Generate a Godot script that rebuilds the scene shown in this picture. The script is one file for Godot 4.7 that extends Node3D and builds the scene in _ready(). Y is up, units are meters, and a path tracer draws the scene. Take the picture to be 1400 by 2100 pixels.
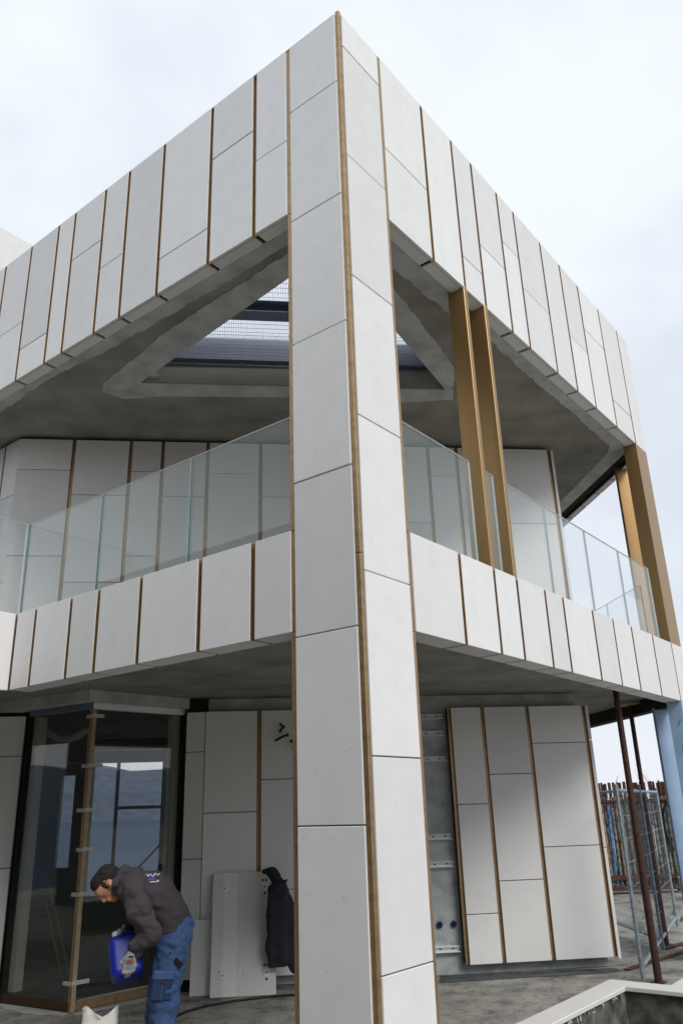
extends Node3D

const HT := 7.950
const HB := 6.173
const ST := 3.487
const SB := 2.787
const LOW := 2.95      # underside of the first floor slab
const UPS := 6.193     # underside of the roof slab
const R2 := 0.70710678

var M := {}
var rng := RandomNumberGenerator.new()

# ---------------------------------------------------------------- geometry
class G:
	var v := PackedVector3Array()
	var n := PackedVector3Array()
	func tri(a: Vector3, b: Vector3, c: Vector3) -> void:   # counter-clockwise seen from outside
		var k := (b - a).cross(c - a)
		if k.length_squared() < 1e-18: return
		k = k.normalized()
		v.append_array([a, c, b]); n.append_array([k, k, k])
	func trin(a: Vector3, b: Vector3, c: Vector3, na: Vector3, nb: Vector3, nc: Vector3) -> void:
		v.append_array([a, c, b]); n.append_array([na, nc, nb])
	func quad(a: Vector3, b: Vector3, c: Vector3, d: Vector3) -> void:
		tri(a, b, c); tri(a, c, d)
	func tri_out(a: Vector3, b: Vector3, c: Vector3, o: Vector3) -> void:
		if (b - a).cross(c - a).dot((a + b + c) / 3.0 - o) < 0.0: tri(a, c, b)
		else: tri(a, b, c)
	func quad_out(a: Vector3, b: Vector3, c: Vector3, d: Vector3, o: Vector3) -> void:
		tri_out(a, b, c, o); tri_out(a, c, d, o)
	func box(x: Transform3D, size: Vector3, bevel := 0.002) -> void:
		var h := size * 0.5
		var c: float = minf(bevel, minf(h.x, minf(h.y, h.z)) * 0.6)
		var o := x.origin
		var p := func(s: Vector3, ax: int) -> Vector3:
			var q := Vector3()
			for i in 3: q[i] = s[i] * (h[i] if i == ax else h[i] - c)
			return x * q
		for ax in 3:
			var j := (ax + 1) % 3
			var k := (ax + 2) % 3
			for s in [-1.0, 1.0]:
				var q := []
				for t in [[-1, -1], [1, -1], [1, 1], [-1, 1]]:
					var sg := Vector3(); sg[ax] = s; sg[j] = t[0]; sg[k] = t[1]
					q.append(p.call(sg, ax))
				quad_out(q[0], q[1], q[2], q[3], o)
				for s2 in [-1.0, 1.0]:
					var a := Vector3(); a[ax] = s; a[j] = s2; a[k] = -1
					var b := a; b[k] = 1
					quad_out(p.call(a, ax), p.call(b, ax), p.call(b, j), p.call(a, j), o)
		for sx in [-1.0, 1.0]:
			for sy in [-1.0, 1.0]:
				for sz in [-1.0, 1.0]:
					var sg := Vector3(sx, sy, sz)
					tri_out(p.call(sg, 0), p.call(sg, 1), p.call(sg, 2), o)
	func ab(a: Vector3, b: Vector3, bevel := 0.002) -> void:      # box between two corners
		box(Transform3D(Basis(), (a + b) * 0.5), (b - a).abs(), bevel)
	func bar(a: Vector3, b: Vector3, w: float, h: float, up := Vector3.UP) -> void:
		var d := (b - a).normalized()
		var s := d.cross(up).normalized()
		box(Transform3D(Basis(s, s.cross(d), -d), (a + b) * 0.5), Vector3(w, h, a.distance_to(b)), 0.001)
	func prism(poly: PackedVector2Array, y0: float, y1: float) -> void:   # points are (x, z)
		var q := poly
		if Geometry2D.is_polygon_clockwise(q): q.reverse()
		var ix := Geometry2D.triangulate_polygon(q)
		for i in range(0, ix.size(), 3):
			var a := q[ix[i]]; var b := q[ix[i + 1]]; var c := q[ix[i + 2]]
			if (b - a).cross(c - a) > 0:
				var t := b; b = c; c = t
			tri(Vector3(a.x, y1, a.y), Vector3(b.x, y1, b.y), Vector3(c.x, y1, c.y))
			tri(Vector3(a.x, y0, a.y), Vector3(c.x, y0, c.y), Vector3(b.x, y0, b.y))
		for i in q.size():
			var a := q[i]; var b := q[(i + 1) % q.size()]
			var out := Vector3(b.y - a.y, 0, a.x - b.x)
			var A := Vector3(a.x, y0, a.y); var B := Vector3(b.x, y0, b.y)
			var C := Vector3(b.x, y1, b.y); var D := Vector3(a.x, y1, a.y)
			if (B - A).cross(C - A).dot(out) < 0: quad(A, D, C, B)
			else: quad(A, B, C, D)
		# orientation of the sides: pick by area sign
	func tube(path: PackedVector3Array, r: float, sides := 8, r1 := -1.0, caps := true) -> void:
		var rings := []
		var last := Vector3.RIGHT
		for i in path.size():
			var d := (path[mini(i + 1, path.size() - 1)] - path[maxi(i - 1, 0)]).normalized()
			if absf(d.dot(last)) > 0.95: last = Vector3.UP if absf(d.y) < 0.9 else Vector3.RIGHT
			var s := (last - d * last.dot(d)).normalized()
			last = s
			var t := d.cross(s)
			var rr := r if r1 < 0 else lerpf(r, r1, float(i) / (path.size() - 1))
			var ring := []
			for k in sides:
				var a := TAU * k / sides
				var nn := s * cos(a) + t * sin(a)
				ring.append([path[i] + nn * rr, nn])
			rings.append(ring)
		for i in rings.size() - 1:
			for k in sides:
				var a = rings[i][k]; var b = rings[i][(k + 1) % sides]
				var c = rings[i + 1][(k + 1) % sides]; var d = rings[i + 1][k]
				trin(a[0], b[0], c[0], a[1], b[1], c[1]); trin(a[0], c[0], d[0], a[1], c[1], d[1])
		if caps:
			for e in [0, rings.size() - 1]:
				var o: Vector3 = path[e]
				var inside: Vector3 = path[1] if e == 0 else path[e - 1]
				for k in sides: tri_out(o, rings[e][k][0], rings[e][(k + 1) % sides][0], inside)
	func mesh() -> ArrayMesh:
		var arr := []
		arr.resize(Mesh.ARRAY_MAX)
		arr[Mesh.ARRAY_VERTEX] = v; arr[Mesh.ARRAY_NORMAL] = n
		var m := ArrayMesh.new()
		m.add_surface_from_arrays(Mesh.PRIMITIVE_TRIANGLES, arr)
		return m

# ---------------------------------------------------------------- nodes
func put(called: String, g, m: Material, parent: Node = self) -> MeshInstance3D:
	var o := MeshInstance3D.new()
	o.name = called if parent != self else numbered(called)
	o.mesh = g.mesh() if g is G else g
	o.material_override = m
	parent.add_child(o, true)
	return o
var taken := {}
func numbered(called: String) -> String:
	if not taken.has(called):
		taken[called] = 0
		return called
	taken[called] += 1
	return "%s_%03d" % [called, taken[called]]
func tag(o: Node, label: String, category: String, group := "") -> Node:
	o.set_meta("label", label); o.set_meta("category", category)
	if group != "": o.set_meta("group", group)
	return o
func thing(called: String, label: String, category: String, at := Vector3.ZERO, group := "") -> Node3D:
	var o := Node3D.new()
	o.name = numbered(called); o.position = at
	add_child(o)
	tag(o, label, category, group)
	return o
func hold(called: String, parent: Node) -> Node3D:
	var o := Node3D.new()
	o.name = called
	parent.add_child(o, true)
	return o
func structure(o: Node) -> Node:
	o.set_meta("kind", "structure"); return o
func stuff(o: Node) -> Node:
	o.set_meta("kind", "stuff"); return o
func frame(o: Vector3, nrm: Vector3) -> Transform3D:      # x along the face, y up, z outwards
	var z := nrm.normalized()
	return Transform3D(Basis(Vector3.UP.cross(z), Vector3.UP, z), o)
func fbox(g: G, F: Transform3D, a0: float, a1: float, y0: float, y1: float, z0: float, z1: float, bevel := 0.002) -> void:
	g.box(F * Transform3D(Basis(), Vector3((a0 + a1) * 0.5, (y0 + y1) * 0.5, (z0 + z1) * 0.5)), Vector3(absf(a1 - a0), absf(y1 - y0), absf(z1 - z0)), bevel)

# ---------------------------------------------------------------- materials
func noise_tex(freq: float, c: Array, at: Array, sd: int, oct := 5, size := 512, kind := FastNoiseLite.TYPE_SIMPLEX_SMOOTH) -> NoiseTexture2D:
	var f := FastNoiseLite.new()
	f.seed = sd; f.frequency = freq; f.noise_type = kind
	f.fractal_type = FastNoiseLite.FRACTAL_FBM; f.fractal_octaves = oct
	var gr := Gradient.new()
	gr.offsets = PackedFloat32Array(at); gr.colors = PackedColorArray(c)
	var t := NoiseTexture2D.new()
	t.width = size; t.height = size; t.seamless = true; t.noise = f; t.color_ramp = gr; t.normalize = true
	return t
func g1(x: float) -> Color: return Color(x, x, x)
func mat(called: String, col: Color, rough := 0.7, metal := 0.0, tex: Texture2D = null, scale := 1.0) -> StandardMaterial3D:
	var m := StandardMaterial3D.new()
	m.resource_name = called
	m.albedo_color = col; m.roughness = rough; m.metallic = metal
	if tex:
		m.albedo_texture = tex
		m.uv1_triplanar = true; m.uv1_world_triplanar = true
		m.uv1_scale = Vector3.ONE * scale
	M[called] = m
	return m
func bump(m: StandardMaterial3D, t: Texture2D, cm: float) -> void:
	m.heightmap_enabled = true; m.heightmap_texture = t; m.heightmap_scale = cm
func rgb(r: int, g: int, b: int) -> Color: return Color8(r, g, b)
func glass(called: String, col: Color, alpha: float) -> void:
	var m := mat(called, Color(col.r, col.g, col.b, alpha), 0.02)
	m.transparency = BaseMaterial3D.TRANSPARENCY_ALPHA

func materials() -> void:
	var cloudy := noise_tex(0.006, [g1(0.972), g1(0.99), g1(1.0)], [0.0, 0.5, 1.0], 3, 6)
	var specks := noise_tex(0.02, [g1(0.80), g1(0.965), g1(1.0), g1(1.0)], [0.0, 0.10, 0.16, 1.0], 8, 4)
	for i in 5:
		var t: float = [0.0, -0.026, 0.014, -0.012, 0.022][i]
		var m := mat("stone_panel_%d" % i, Color(0.908 + t, 0.905 + t, 0.900 + t), 0.75, 0.0, cloudy, 0.7 + 0.13 * i)
		m.uv1_offset = Vector3(0.37 * i, 0.61 * i, 0.17 * i)
		m.detail_enabled = true; m.detail_albedo = specks; m.detail_blend_mode = BaseMaterial3D.BLEND_MODE_MUL
	var brushed := noise_tex(0.03, [g1(0.8), g1(0.93), g1(1.0)], [0.0, 0.5, 1.0], 5, 3)
	mat("bronze", rgb(178, 149, 110), 0.4, 0.66, brushed, 0.8)
	mat("bronze_fin", rgb(168, 136, 92), 0.38, 0.8)
	mat("bronze_dark", rgb(82, 60, 42), 0.5, 0.4)
	mat("dark_gap", rgb(34, 29, 26), 0.9)
	var conc := noise_tex(0.008, [g1(0.74), g1(0.86), g1(0.91), g1(1.0)], [0.0, 0.35, 0.6, 1.0], 11, 7)
	var pits := noise_tex(0.05, [g1(0.0), g1(0.7), g1(1.0)], [0.0, 0.3, 1.0], 12, 4)
	bump(mat("soffit_concrete", rgb(160, 157, 147), 0.9, 0.0, conc, 0.33), pits, 0.3)
	bump(mat("primer", rgb(202, 204, 203), 0.8, 0.0, noise_tex(0.009, [g1(0.80), g1(0.92), g1(1.0)], [0.0, 0.5, 1.0], 21, 6), 0.6), pits, 0.3)
	bump(mat("rough_concrete", rgb(196, 192, 176), 0.95, 0.0, noise_tex(0.02, [g1(0.25), g1(0.7), g1(1.0)], [0.0, 0.4, 1.0], 23, 7), 0.8), pits, 1.2)
	bump(mat("wall_concrete", rgb(196, 203, 204), 0.9, 0.0, noise_tex(0.01, [g1(0.62), g1(0.9), g1(1.0)], [0.0, 0.4, 1.0], 25, 6), 0.7), pits, 0.3)
	bump(mat("floor_concrete", rgb(168, 165, 156), 0.85, 0.0, noise_tex(0.007, [g1(0.5), g1(0.80), g1(0.9), g1(1.0)], [0.0, 0.3, 0.55, 1.0], 31, 8, 1024), 0.29), pits, 0.4)
	M.floor_concrete.detail_enabled = true
	M.floor_concrete.detail_blend_mode = BaseMaterial3D.BLEND_MODE_MUL
	M.floor_concrete.detail_albedo = noise_tex(0.03, [g1(0.68), g1(0.93), g1(1.0), g1(1.0)], [0.0, 0.3, 0.42, 1.0], 67, 6, 1024)
	mat("terrain", rgb(150, 146, 134), 0.95, 0.0, noise_tex(0.01, [g1(0.6), g1(1.0)], [0.0, 1.0], 33, 6), 0.05)
	mat("hill", rgb(88, 100, 118), 1.0, 0.0, noise_tex(0.02, [g1(0.7), g1(1.0)], [0.0, 1.0], 35, 6), 0.002)
	mat("raw_concrete", rgb(88, 85, 78), 0.9, 0.0, conc, 0.3)
	mat("alu", rgb(236, 238, 240), 0.45, 0.0)
	mat("steel_dark", rgb(112, 124, 142), 0.5, 0.3)
	mat("galvanised", rgb(176, 192, 204), 0.45, 0.5, noise_tex(0.02, [g1(0.7), g1(1.0)], [0.0, 1.0], 37, 4), 1.5)
	mat("wire", rgb(150, 156, 164), 0.5, 0.5)
	mat("grating", rgb(150, 156, 170), 0.5, 0.4)
	glass("balustrade_glass", rgb(120, 176, 160), 0.04)
	M.balustrade_glass.metallic_specular = 0.42
	glass("glass_edge", rgb(26, 92, 92), 0.75)
	mat("edge_white", rgb(214, 228, 230), 0.3)
	glass("window_glass", rgb(74, 84, 76), 0.24)
	mat("sea", rgb(78, 90, 106), 1.0)
	M.sea.specular_mode = BaseMaterial3D.SPECULAR_DISABLED
	mat("rust", rgb(112, 66, 46), 0.85, 0.1, noise_tex(0.02, [g1(0.45), g1(0.8), g1(1.0)], [0.0, 0.5, 1.0], 41, 6), 1.2)
	mat("prop_rust", rgb(84, 52, 46), 0.7, 0.2, noise_tex(0.02, [g1(0.6), g1(0.85), g1(1.0)], [0.0, 0.5, 1.0], 42, 5), 1.4)
	var rustc := Color8(96, 58, 38)
	var pc := [[Color8(72, 146, 222), "pole_blue"], [Color8(132, 142, 132), "pole_grey"], [Color8(168, 142, 104), "pole_brown"], [Color8(120, 146, 134), "pole_green"]]
	for i in 4:
		mat(pc[i][1], Color.WHITE, 0.8, 0.1, noise_tex(0.018, [rustc.darkened(0.4), rustc, pc[i][0], pc[i][0].lightened(0.15)], [0.0, 0.36, 0.46, 1.0], 43 + i, 5), 0.9)
	mat("blue_film", rgb(178, 206, 238), 0.4, 0.0, noise_tex(0.01, [g1(0.88), g1(1.0)], [0.0, 1.0], 51, 3), 0.8)
	mat("film_print", rgb(70, 110, 170), 0.5)
	mat("blue_plastic", rgb(14, 32, 138), 0.38)
	mat("white_plastic", rgb(225, 226, 224), 0.5)
	mat("junction_blue", rgb(24, 40, 130), 0.5)
	var fab := noise_tex(0.05, [g1(0.75), g1(1.0)], [0.0, 1.0], 55, 5)
	mat("hoodie", rgb(82, 75, 80), 0.95, 0.0, fab, 2.0)
	mat("jeans", rgb(74, 106, 156), 0.9, 0.0, noise_tex(0.02, [g1(0.72), g1(0.9), g1(1.0)], [0.0, 0.45, 1.0], 57, 5), 2.2)
	mat("jeans_dark", rgb(44, 68, 108), 0.9, 0.0, fab, 2.0)
	mat("black_cloth", rgb(28, 28, 32), 0.9)
	mat("jacket", rgb(42, 45, 54), 0.8, 0.0, fab, 2.0)
	mat("skin", rgb(196, 138, 112), 0.6)
	mat("hair", rgb(36, 28, 26), 0.8, 0.0, fab, 6.0)
	mat("glove", rgb(186, 188, 190), 0.9, 0.0, fab, 4.0)
	mat("red_print", rgb(200, 70, 52), 0.7)
	mat("paper", rgb(228, 226, 218), 0.8, 0.0, cloudy, 2.0)
	mat("cable_black", rgb(24, 24, 26), 0.5)
	mat("tape", rgb(218, 214, 204), 0.6, 0.0, noise_tex(0.05, [g1(0.3), g1(0.95), g1(1.0)], [0.0, 0.42, 1.0], 59, 3), 3.0)
	mat("timber", rgb(196, 176, 142), 0.8, 0.0, noise_tex(0.02, [g1(0.75), g1(1.0)], [0.0, 1.0], 61, 4), 2.0)
	mat("room_wall", rgb(164, 166, 154), 0.9)
	mat("pale_reveal", rgb(232, 232, 216), 0.9)
	mat("membrane", rgb(88, 91, 92), 0.8, 0.0, noise_tex(0.012, [g1(0.5), g1(0.9), g1(1.0)], [0.0, 0.5, 1.0], 63, 5), 0.7)
	mat("coping", rgb(226, 222, 216), 0.5, 0.0, cloudy, 0.9)
	mat("planter_concrete", rgb(128, 130, 120), 0.9, 0.0, noise_tex(0.012, [g1(0.35), g1(0.7), g1(1.0)], [0.0, 0.5, 1.0], 65, 6), 0.9)
	mat("white_paint", rgb(232, 234, 236), 0.4)
	mat("van_glass", rgb(30, 34, 40), 0.2)
	mat("twig", rgb(92, 80, 72), 0.9)
	mat("brick_red", rgb(200, 40, 30), 0.6)
	mat("shrub_leaf", rgb(70, 74, 58), 0.9)
	mat("rubble", rgb(150, 148, 140), 0.95, 0.0, conc, 1.0)

func sky_image() -> ImageTexture:
	var w := 1024
	var h := 512
	var a := FastNoiseLite.new(); a.seed = 17; a.frequency = 1.1; a.fractal_octaves = 8; a.fractal_gain = 0.56; a.noise_type = FastNoiseLite.TYPE_SIMPLEX_SMOOTH
	var im := Image.create(w, h, false, Image.FORMAT_RGB8)
	var c0 := Color8(204, 211, 222)
	var c1 := Color8(226, 232, 238)
	for y in h:
		var th := PI * (y + 0.5) / h
		for x in w:
			var ph := TAU * (x + 0.5) / w
			var d := Vector3(sin(th) * sin(ph), cos(th), sin(th) * cos(ph))
			var e := Vector3(d.x, maxf(d.y, 0.0) * 1.7 + 0.2, d.z)
			var k := clampf(a.get_noise_3dv(e) * 1.15 + 0.5, 0.0, 1.0)
			var c := c0.lerp(c1, smoothstep(0.1, 0.9, k))
			c = c.lerp(Color8(228, 230, 233), clampf(1.0 - d.y * 4.0, 0.0, 1.0) * 0.6)
			im.set_pixel(x, y, c)
	return ImageTexture.create_from_image(im)

# ---------------------------------------------------------------- cladding
func panel(parent: Node, F: Transform3D, a0: float, a1: float, y0: float, y1: float, z0 := -0.03, z1 := 0.0) -> void:
	var g := G.new()
	fbox(g, F, a0, a1, y0, y1, z0 + rng.randf_range(-0.001, 0.001), z1 + rng.randf_range(-0.0015, 0.0015), 0.003)
	put("cladding_panel", g, M["stone_panel_%d" % rng.randi_range(0, 4)], parent)
func trim(parent: Node, F: Transform3D, a: float, y0: float, y1: float, w := 0.034) -> void:
	var g := G.new()
	fbox(g, F, a - w * 0.5, a + w * 0.5, y0, y1, -0.034, -0.026, 0.0)
	fbox(g, F, a - w * 0.5, a - w * 0.5 + 0.003, y0, y1, -0.0255, -0.003, 0.0)
	fbox(g, F, a + w * 0.5 - 0.003, a + w * 0.5, y0, y1, -0.0255, -0.003, 0.0)
	put("bronze_trim", g, M.bronze, parent)
func clad(parent: Node, F: Transform3D, seams: Array, joints: Array, y0: float, y1: float, half := 0.022, ends := [true, true], skip_first := false) -> void:
	for i in seams.size() - 1:
		var lo: float = minf(seams[i], seams[i + 1])
		var hi: float = maxf(seams[i], seams[i + 1])
		var first: bool = i == 0 and not ends[0]
		var last: bool = i == seams.size() - 2 and not ends[1]
		var up: bool = seams[i + 1] > seams[i]
		lo += 0.0 if (first and up) or (last and not up) else half
		hi -= 0.0 if (last and up) or (first and not up) else half
		var ys := [y0]
		var js: Array = joints[i].duplicate()
		js.sort()
		ys.append_array(js); ys.append(y1)
		for k in ys.size() - 1:
			panel(parent, F, lo, hi, ys[k] + (0.004 if k > 0 else 0.0), ys[k + 1] - (0.004 if k < ys.size() - 2 else 0.0))
	for i in seams.size():
		if i == 0 and skip_first: continue
		if (i == 0 and not ends[0]) or (i == seams.size() - 1 and not ends[1]): continue
		trim(parent, F, seams[i], y0 + 0.002, y1 - 0.004, half * 2.0 - 0.003)
func returns(parent: Node, F: Transform3D, seams: Array, y: float, depth := 0.138, half := 0.021) -> void:
	for i in seams.size() - 1:
		var g := G.new()
		var lo: float = minf(seams[i], seams[i + 1]) + half
		var hi: float = maxf(seams[i], seams[i + 1]) - half
		fbox(g, F, lo, hi, y, y + 0.02, -depth, -0.035, 0.002)
		put("return_panel", g, M["stone_panel_%d" % rng.randi_range(0, 4)], parent)

func ragged(pts: Array, amp: float, step := 0.06, closed_from := 0, closed_to := -1) -> PackedVector2Array:
	# subdivides an outline and makes the edges from..to uneven
	var out := PackedVector2Array()
	var m := pts.size()
	if closed_to < 0: closed_to = m - 1
	for i in m:
		var a: Vector2 = pts[i]; var b: Vector2 = pts[(i + 1) % m]
		var k := maxi(1, int(a.distance_to(b) / step))
		var nn := (b - a).orthogonal().normalized()
		var w := 0.0
		for j in k:
			var q := a.lerp(b, float(j) / k)
			if i >= closed_from and i <= closed_to and j > 0:
				w = lerpf(w, rng.randf_range(-1, 1), 0.75)
				q += nn * w * amp + (b - a).normalized() * rng.randf_range(-0.3, 0.3) * b.distance_to(a) / k
			out.append(q)
	return out

func _ready() -> void:
	rng.seed = 7
	# ------------------------------------------------ camera, sky, sun, exposure
	var yaw := 0.90975
	var pitch := 0.357426
	var roll := -0.032573
	var w := Vector3(cos(pitch) * sin(yaw), sin(pitch), -cos(pitch) * cos(yaw))
	var r := Vector3(cos(yaw), 0, sin(yaw))
	var u := r.cross(w)
	var cam := Camera3D.new()
	cam.name = "camera"
	cam.transform = Transform3D(Basis(r * cos(roll) + u * sin(roll), u * cos(roll) - r * sin(roll), -w), Vector3(-3.8514, 1.687, 2.8586))
	cam.fov = rad_to_deg(2.0 * atan(1050.0 / 1638.36))
	cam.near = 0.05; cam.far = 9000.0
	add_child(cam)
	var we := WorldEnvironment.new()
	we.name = "environment"
	var env := Environment.new()
	env.background_mode = Environment.BG_SKY
	var sky := Sky.new()
	var pano := PanoramaSkyMaterial.new()
	pano.panorama = sky_image()
	sky.sky_material = pano
	env.sky = sky
	env.tonemap_mode = Environment.TONE_MAPPER_LINEAR
	env.tonemap_exposure = 1.22
	env.sdfgi_enabled = true; env.ssao_enabled = true; env.ssil_enabled = true
	we.environment = env
	add_child(we)
	var sun := DirectionalLight3D.new()
	sun.name = "sun"
	sun.light_energy = 0.5; sun.light_angular_distance = 25.0
	sun.light_color = Color(1.0, 0.985, 0.965)
	sun.shadow_enabled = true
	add_child(sun)
	sun.look_at_from_position(Vector3(-2.2, 6.0, 6.5), Vector3.ZERO)
	materials()
	setting()
	building()
	site()
	worker()

# ---------------------------------------------------------------- setting
func setting() -> void:
	var g := G.new()
	var ring := PackedVector2Array()
	for i in 48: ring.append(Vector2(cos(TAU * i / 48), sin(TAU * i / 48)) * 7000.0)
	g.prism(ring, -9.0, -6.0)
	structure(put("sea", g, M.sea))
	g = G.new()
	ring = PackedVector2Array()
	for q in [[-140, -17], [60, -17], [140, 40], [140, 160], [-140, 160]]: ring.append(Vector2(q[0], q[1]))
	g.prism(ring, -9.0, -0.204)
	structure(put("ground", g, M.terrain))
	g = G.new()
	g.ab(Vector3(-30, -0.2, -15.5), Vector3(34, 0, 30))
	var terrace := structure(put("terrace", g, M.floor_concrete))
	g = G.new()
	rng.seed = 31
	for i in 700:
		var p := Vector3(rng.randf_range(0.2, 7.5), 0.003, rng.randf_range(-5.2, 0.6))
		g.box(Transform3D(Basis(Vector3(rng.randf(), rng.randf(), rng.randf()).normalized(), rng.randf() * 6.0), p), Vector3(0.02, 0.008, 0.012) * rng.randf_range(0.3, 1.3), 0.002)
	stuff(put("grit", g, M.rubble, terrace))
	rng.seed = 7
	# hills far behind the house
	g = G.new()
	var f := FastNoiseLite.new(); f.seed = 5; f.frequency = 0.9; f.fractal_octaves = 5
	var prev := []
	for i in 314:
		var az := deg_to_rad(-150.0 + i * 1.15)    # from -z towards +x
		var fade := maxf(smoothstep(deg_to_rad(52.0), deg_to_rad(44.0), az), smoothstep(deg_to_rad(96.0), deg_to_rad(106.0), az))
		var h: float = (165.0 + 60.0 * f.get_noise_1d(az * 2.0) + 26.0 * f.get_noise_1d(az * 9.0)) * fade + 1.0
		var d := Vector3(sin(az), 0, -cos(az))
		var row := [d * 2300.0 + Vector3(0, -7, 0), d * 2500.0 + Vector3(0, h * 0.45 + 8.0 * f.get_noise_1d(az * 30.0 + 9.0) * fade, 0), d * 2900.0 + Vector3(0, h, 0), d * 3600.0 + Vector3(0, -8, 0)]
		if prev.size():
			for k in 3: g.quad(prev[k], row[k], row[k + 1], prev[k + 1])
		prev = row
	structure(put("hills", g, M.hill))

# ---------------------------------------------------------------- the building
func building() -> void:
	var B := thing("modern_house", "two storey corner house clad in pale stone panels with bronze seams", "building")
	var FL := frame(Vector3.ZERO, Vector3(-1, 0, 0))
	var FR := frame(Vector3.ZERO, Vector3(0, 0, 1))
	var E0 := Vector3(6.702, 0, 0)
	var FE := frame(E0, Vector3(1, 0, 1))
	var g: G
	# --- corner pier
	g = G.new(); g.ab(Vector3(0.034, 0, -0.034), Vector3(0.565, HT - 0.02, -0.565))
	var pier := put("corner_pier", g, M.bronze, B)
	var jl := [1.606, 2.745, 3.825, 4.940, 6.072, 7.206]
	var jr := [0.855, 1.978, 3.099, 4.195, 5.326, 6.452, 7.595]
	for s in [[FL, jl, -1.0], [FR, jr, 1.0]]:
		var ys := [0.0]
		ys.append_array(s[1]); ys.append(HT)
		for k in ys.size() - 1:
			panel(pier, s[0], s[2] * 0.046, s[2] * 0.548, ys[k] + 0.004, ys[k + 1] - 0.004)
	for q in [[0.0, 3.208], [3.214, HT + 0.03]]:
		g = G.new(); g.ab(Vector3(0.010, q[0], -0.010), Vector3(0.043, q[1], -0.043), 0.001)
		put("corner_trim", g, M.bronze, pier)
	for q in [[0.0, SB - 0.004], [SB + 0.002, ST - 0.003], [ST + 0.003, HB - 0.003], [HB + 0.003, HT - 0.002]]:
		for sd in [[FL, -1.0], [FR, 1.0]]:
			g = G.new(); fbox(g, sd[0], sd[1] * 0.552, sd[1] * 0.589, q[0], q[1], -0.06, -0.008, 0.001)
			put("edge_trim", g, M.bronze, pier)
	# --- upper fascia
	var sl := [-0.572, -0.964, -1.520, -2.209, -2.760, -3.162, -3.707, -4.023, -4.569, -5.13, -5.75, -6.2, -6.85, -7.5]
	var jsl := [[6.938], [7.306], [6.554], [], [6.924], [7.302], [], [6.552], [6.929], [7.304], [], [6.55], [6.93]]
	g = G.new(); g.ab(Vector3(0.034, HB + 0.022, -0.575), Vector3(0.26, HT - 0.012, -7.5))
	var fl := put("roof_fascia", g, M.dark_gap, B)
	clad(fl, FL, sl, jsl, HB, HT, 0.022, [true, false], true)
	returns(fl, FL, sl, HB)
	var sr := [0.568, 1.256, 1.801, 2.198, 2.748, 3.145, 3.829, 4.376, 4.930, 5.616, 6.301, 6.700]
	var jsr := [[6.929], [], [6.552], [6.925], [7.306], [6.937], [], [6.931], [7.306], [6.568], []]
	g = G.new(); g.ab(Vector3(0.575, HB + 0.022, -0.034), Vector3(6.60, HT - 0.012, -0.26))
	var fr := put("roof_fascia", g, M.dark_gap, B)
	clad(fr, FR, sr, jsr, HB, HT, 0.022, [true, false], true)
	returns(fr, FR, sr, HB)
	for q in [[FL, -7.5, -0.05], [FR, 0.05, 6.7]]:
		g = G.new(); fbox(g, q[0], q[1], q[2], HT, HT + 0.012, -0.28, -0.003)
		put("coping", g, M.alu, fl if q[0] == FL else fr)
	# diagonal facade beyond the right corner
	var se := [0.0, 0.42, 0.95, 1.5, 2.05, 2.6, 3.1, 3.8, 4.4]
	g = G.new(); fbox(g, FE, 0.06, 4.4, HB + 0.022, HT - 0.012, -0.105, -0.034)
	var fe := put("roof_fascia", g, M.dark_gap, B)
	var none := []
	for i in 8: none.append([[6.93], [7.3], [6.55], []][i % 4])
	clad(fe, FE, se, none, HB, HT, 0.021, [false, false])
	returns(fe, FE, se, HB, 0.105)
	g = G.new(); fbox(g, FE, 0.2, 4.4, HB + 0.05, HB + 0.3, -0.225, -0.125)
	put("edge_beam", g, M.dark_gap, fe)
	# --- spandrel at the first floor
	var ssl := [-0.563, -0.941, -1.486, -2.175, -2.729, -3.121, -3.665, -3.985]
	g = G.new(); g.ab(Vector3(0.034, SB + 0.022, -0.575), Vector3(0.14, ST - 0.012, -3.99))
	var pl := put("balcony_spandrel", g, M.dark_gap, B)
	none = []
	for i in 12: none.append([])
	clad(pl, FL, ssl, none, SB, ST, 0.021, [true, true], true)
	returns(pl, FL, ssl, SB, 0.2)
	var FW := frame(Vector3(0, 0, -3.988), Vector3(0, 0, 1))
	g = G.new(); fbox(g, FW, -3.2, -0.05, SB + 0.022, ST - 0.012, -0.14, -0.034)
	var pw := put("balcony_spandrel", g, M.dark_gap, B)
	var sw := [-0.004, -0.62, -1.15, -1.7, -2.4, -3.2]
	clad(pw, FW, sw, none, SB, ST, 0.019, [false, false])
	returns(pw, FW, sw, SB, 0.2)
	var ssr := [0.573, 1.254, 1.797, 2.196, 2.742, 3.130, 3.829, 4.375, 4.920, 5.606, 6.293, 6.700]
	g = G.new(); g.ab(Vector3(0.575, SB + 0.022, -0.034), Vector3(6.62, ST - 0.012, -0.14))
	var pr := put("balcony_spandrel", g, M.dark_gap, B)
	clad(pr, FR, ssr, none, SB, ST, 0.021, [true, false], true)
	returns(pr, FR, ssr, SB, 0.2)
	g = G.new(); fbox(g, FE, 0.06, 4.4, SB + 0.022, ST - 0.012, -0.14, -0.034)
	var pe := put("balcony_spandrel", g, M.dark_gap, B)
	clad(pe, FE, se, none, SB, ST, 0.019, [false, false])
	g = G.new(); fbox(g, FE, 0.1, 4.4, SB - 0.005, LOW, -0.2, -0.06)
	put("edge_beam", g, M.dark_gap, pe)
	# --- slabs
	var low := PackedVector2Array([Vector2(0.142, -0.142), Vector2(6.62, -0.142), Vector2(9.64, -3.16), Vector2(9.64, -12), Vector2(-3.2, -12), Vector2(-3.2, -4.13), Vector2(0.142, -4.13)])
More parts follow.
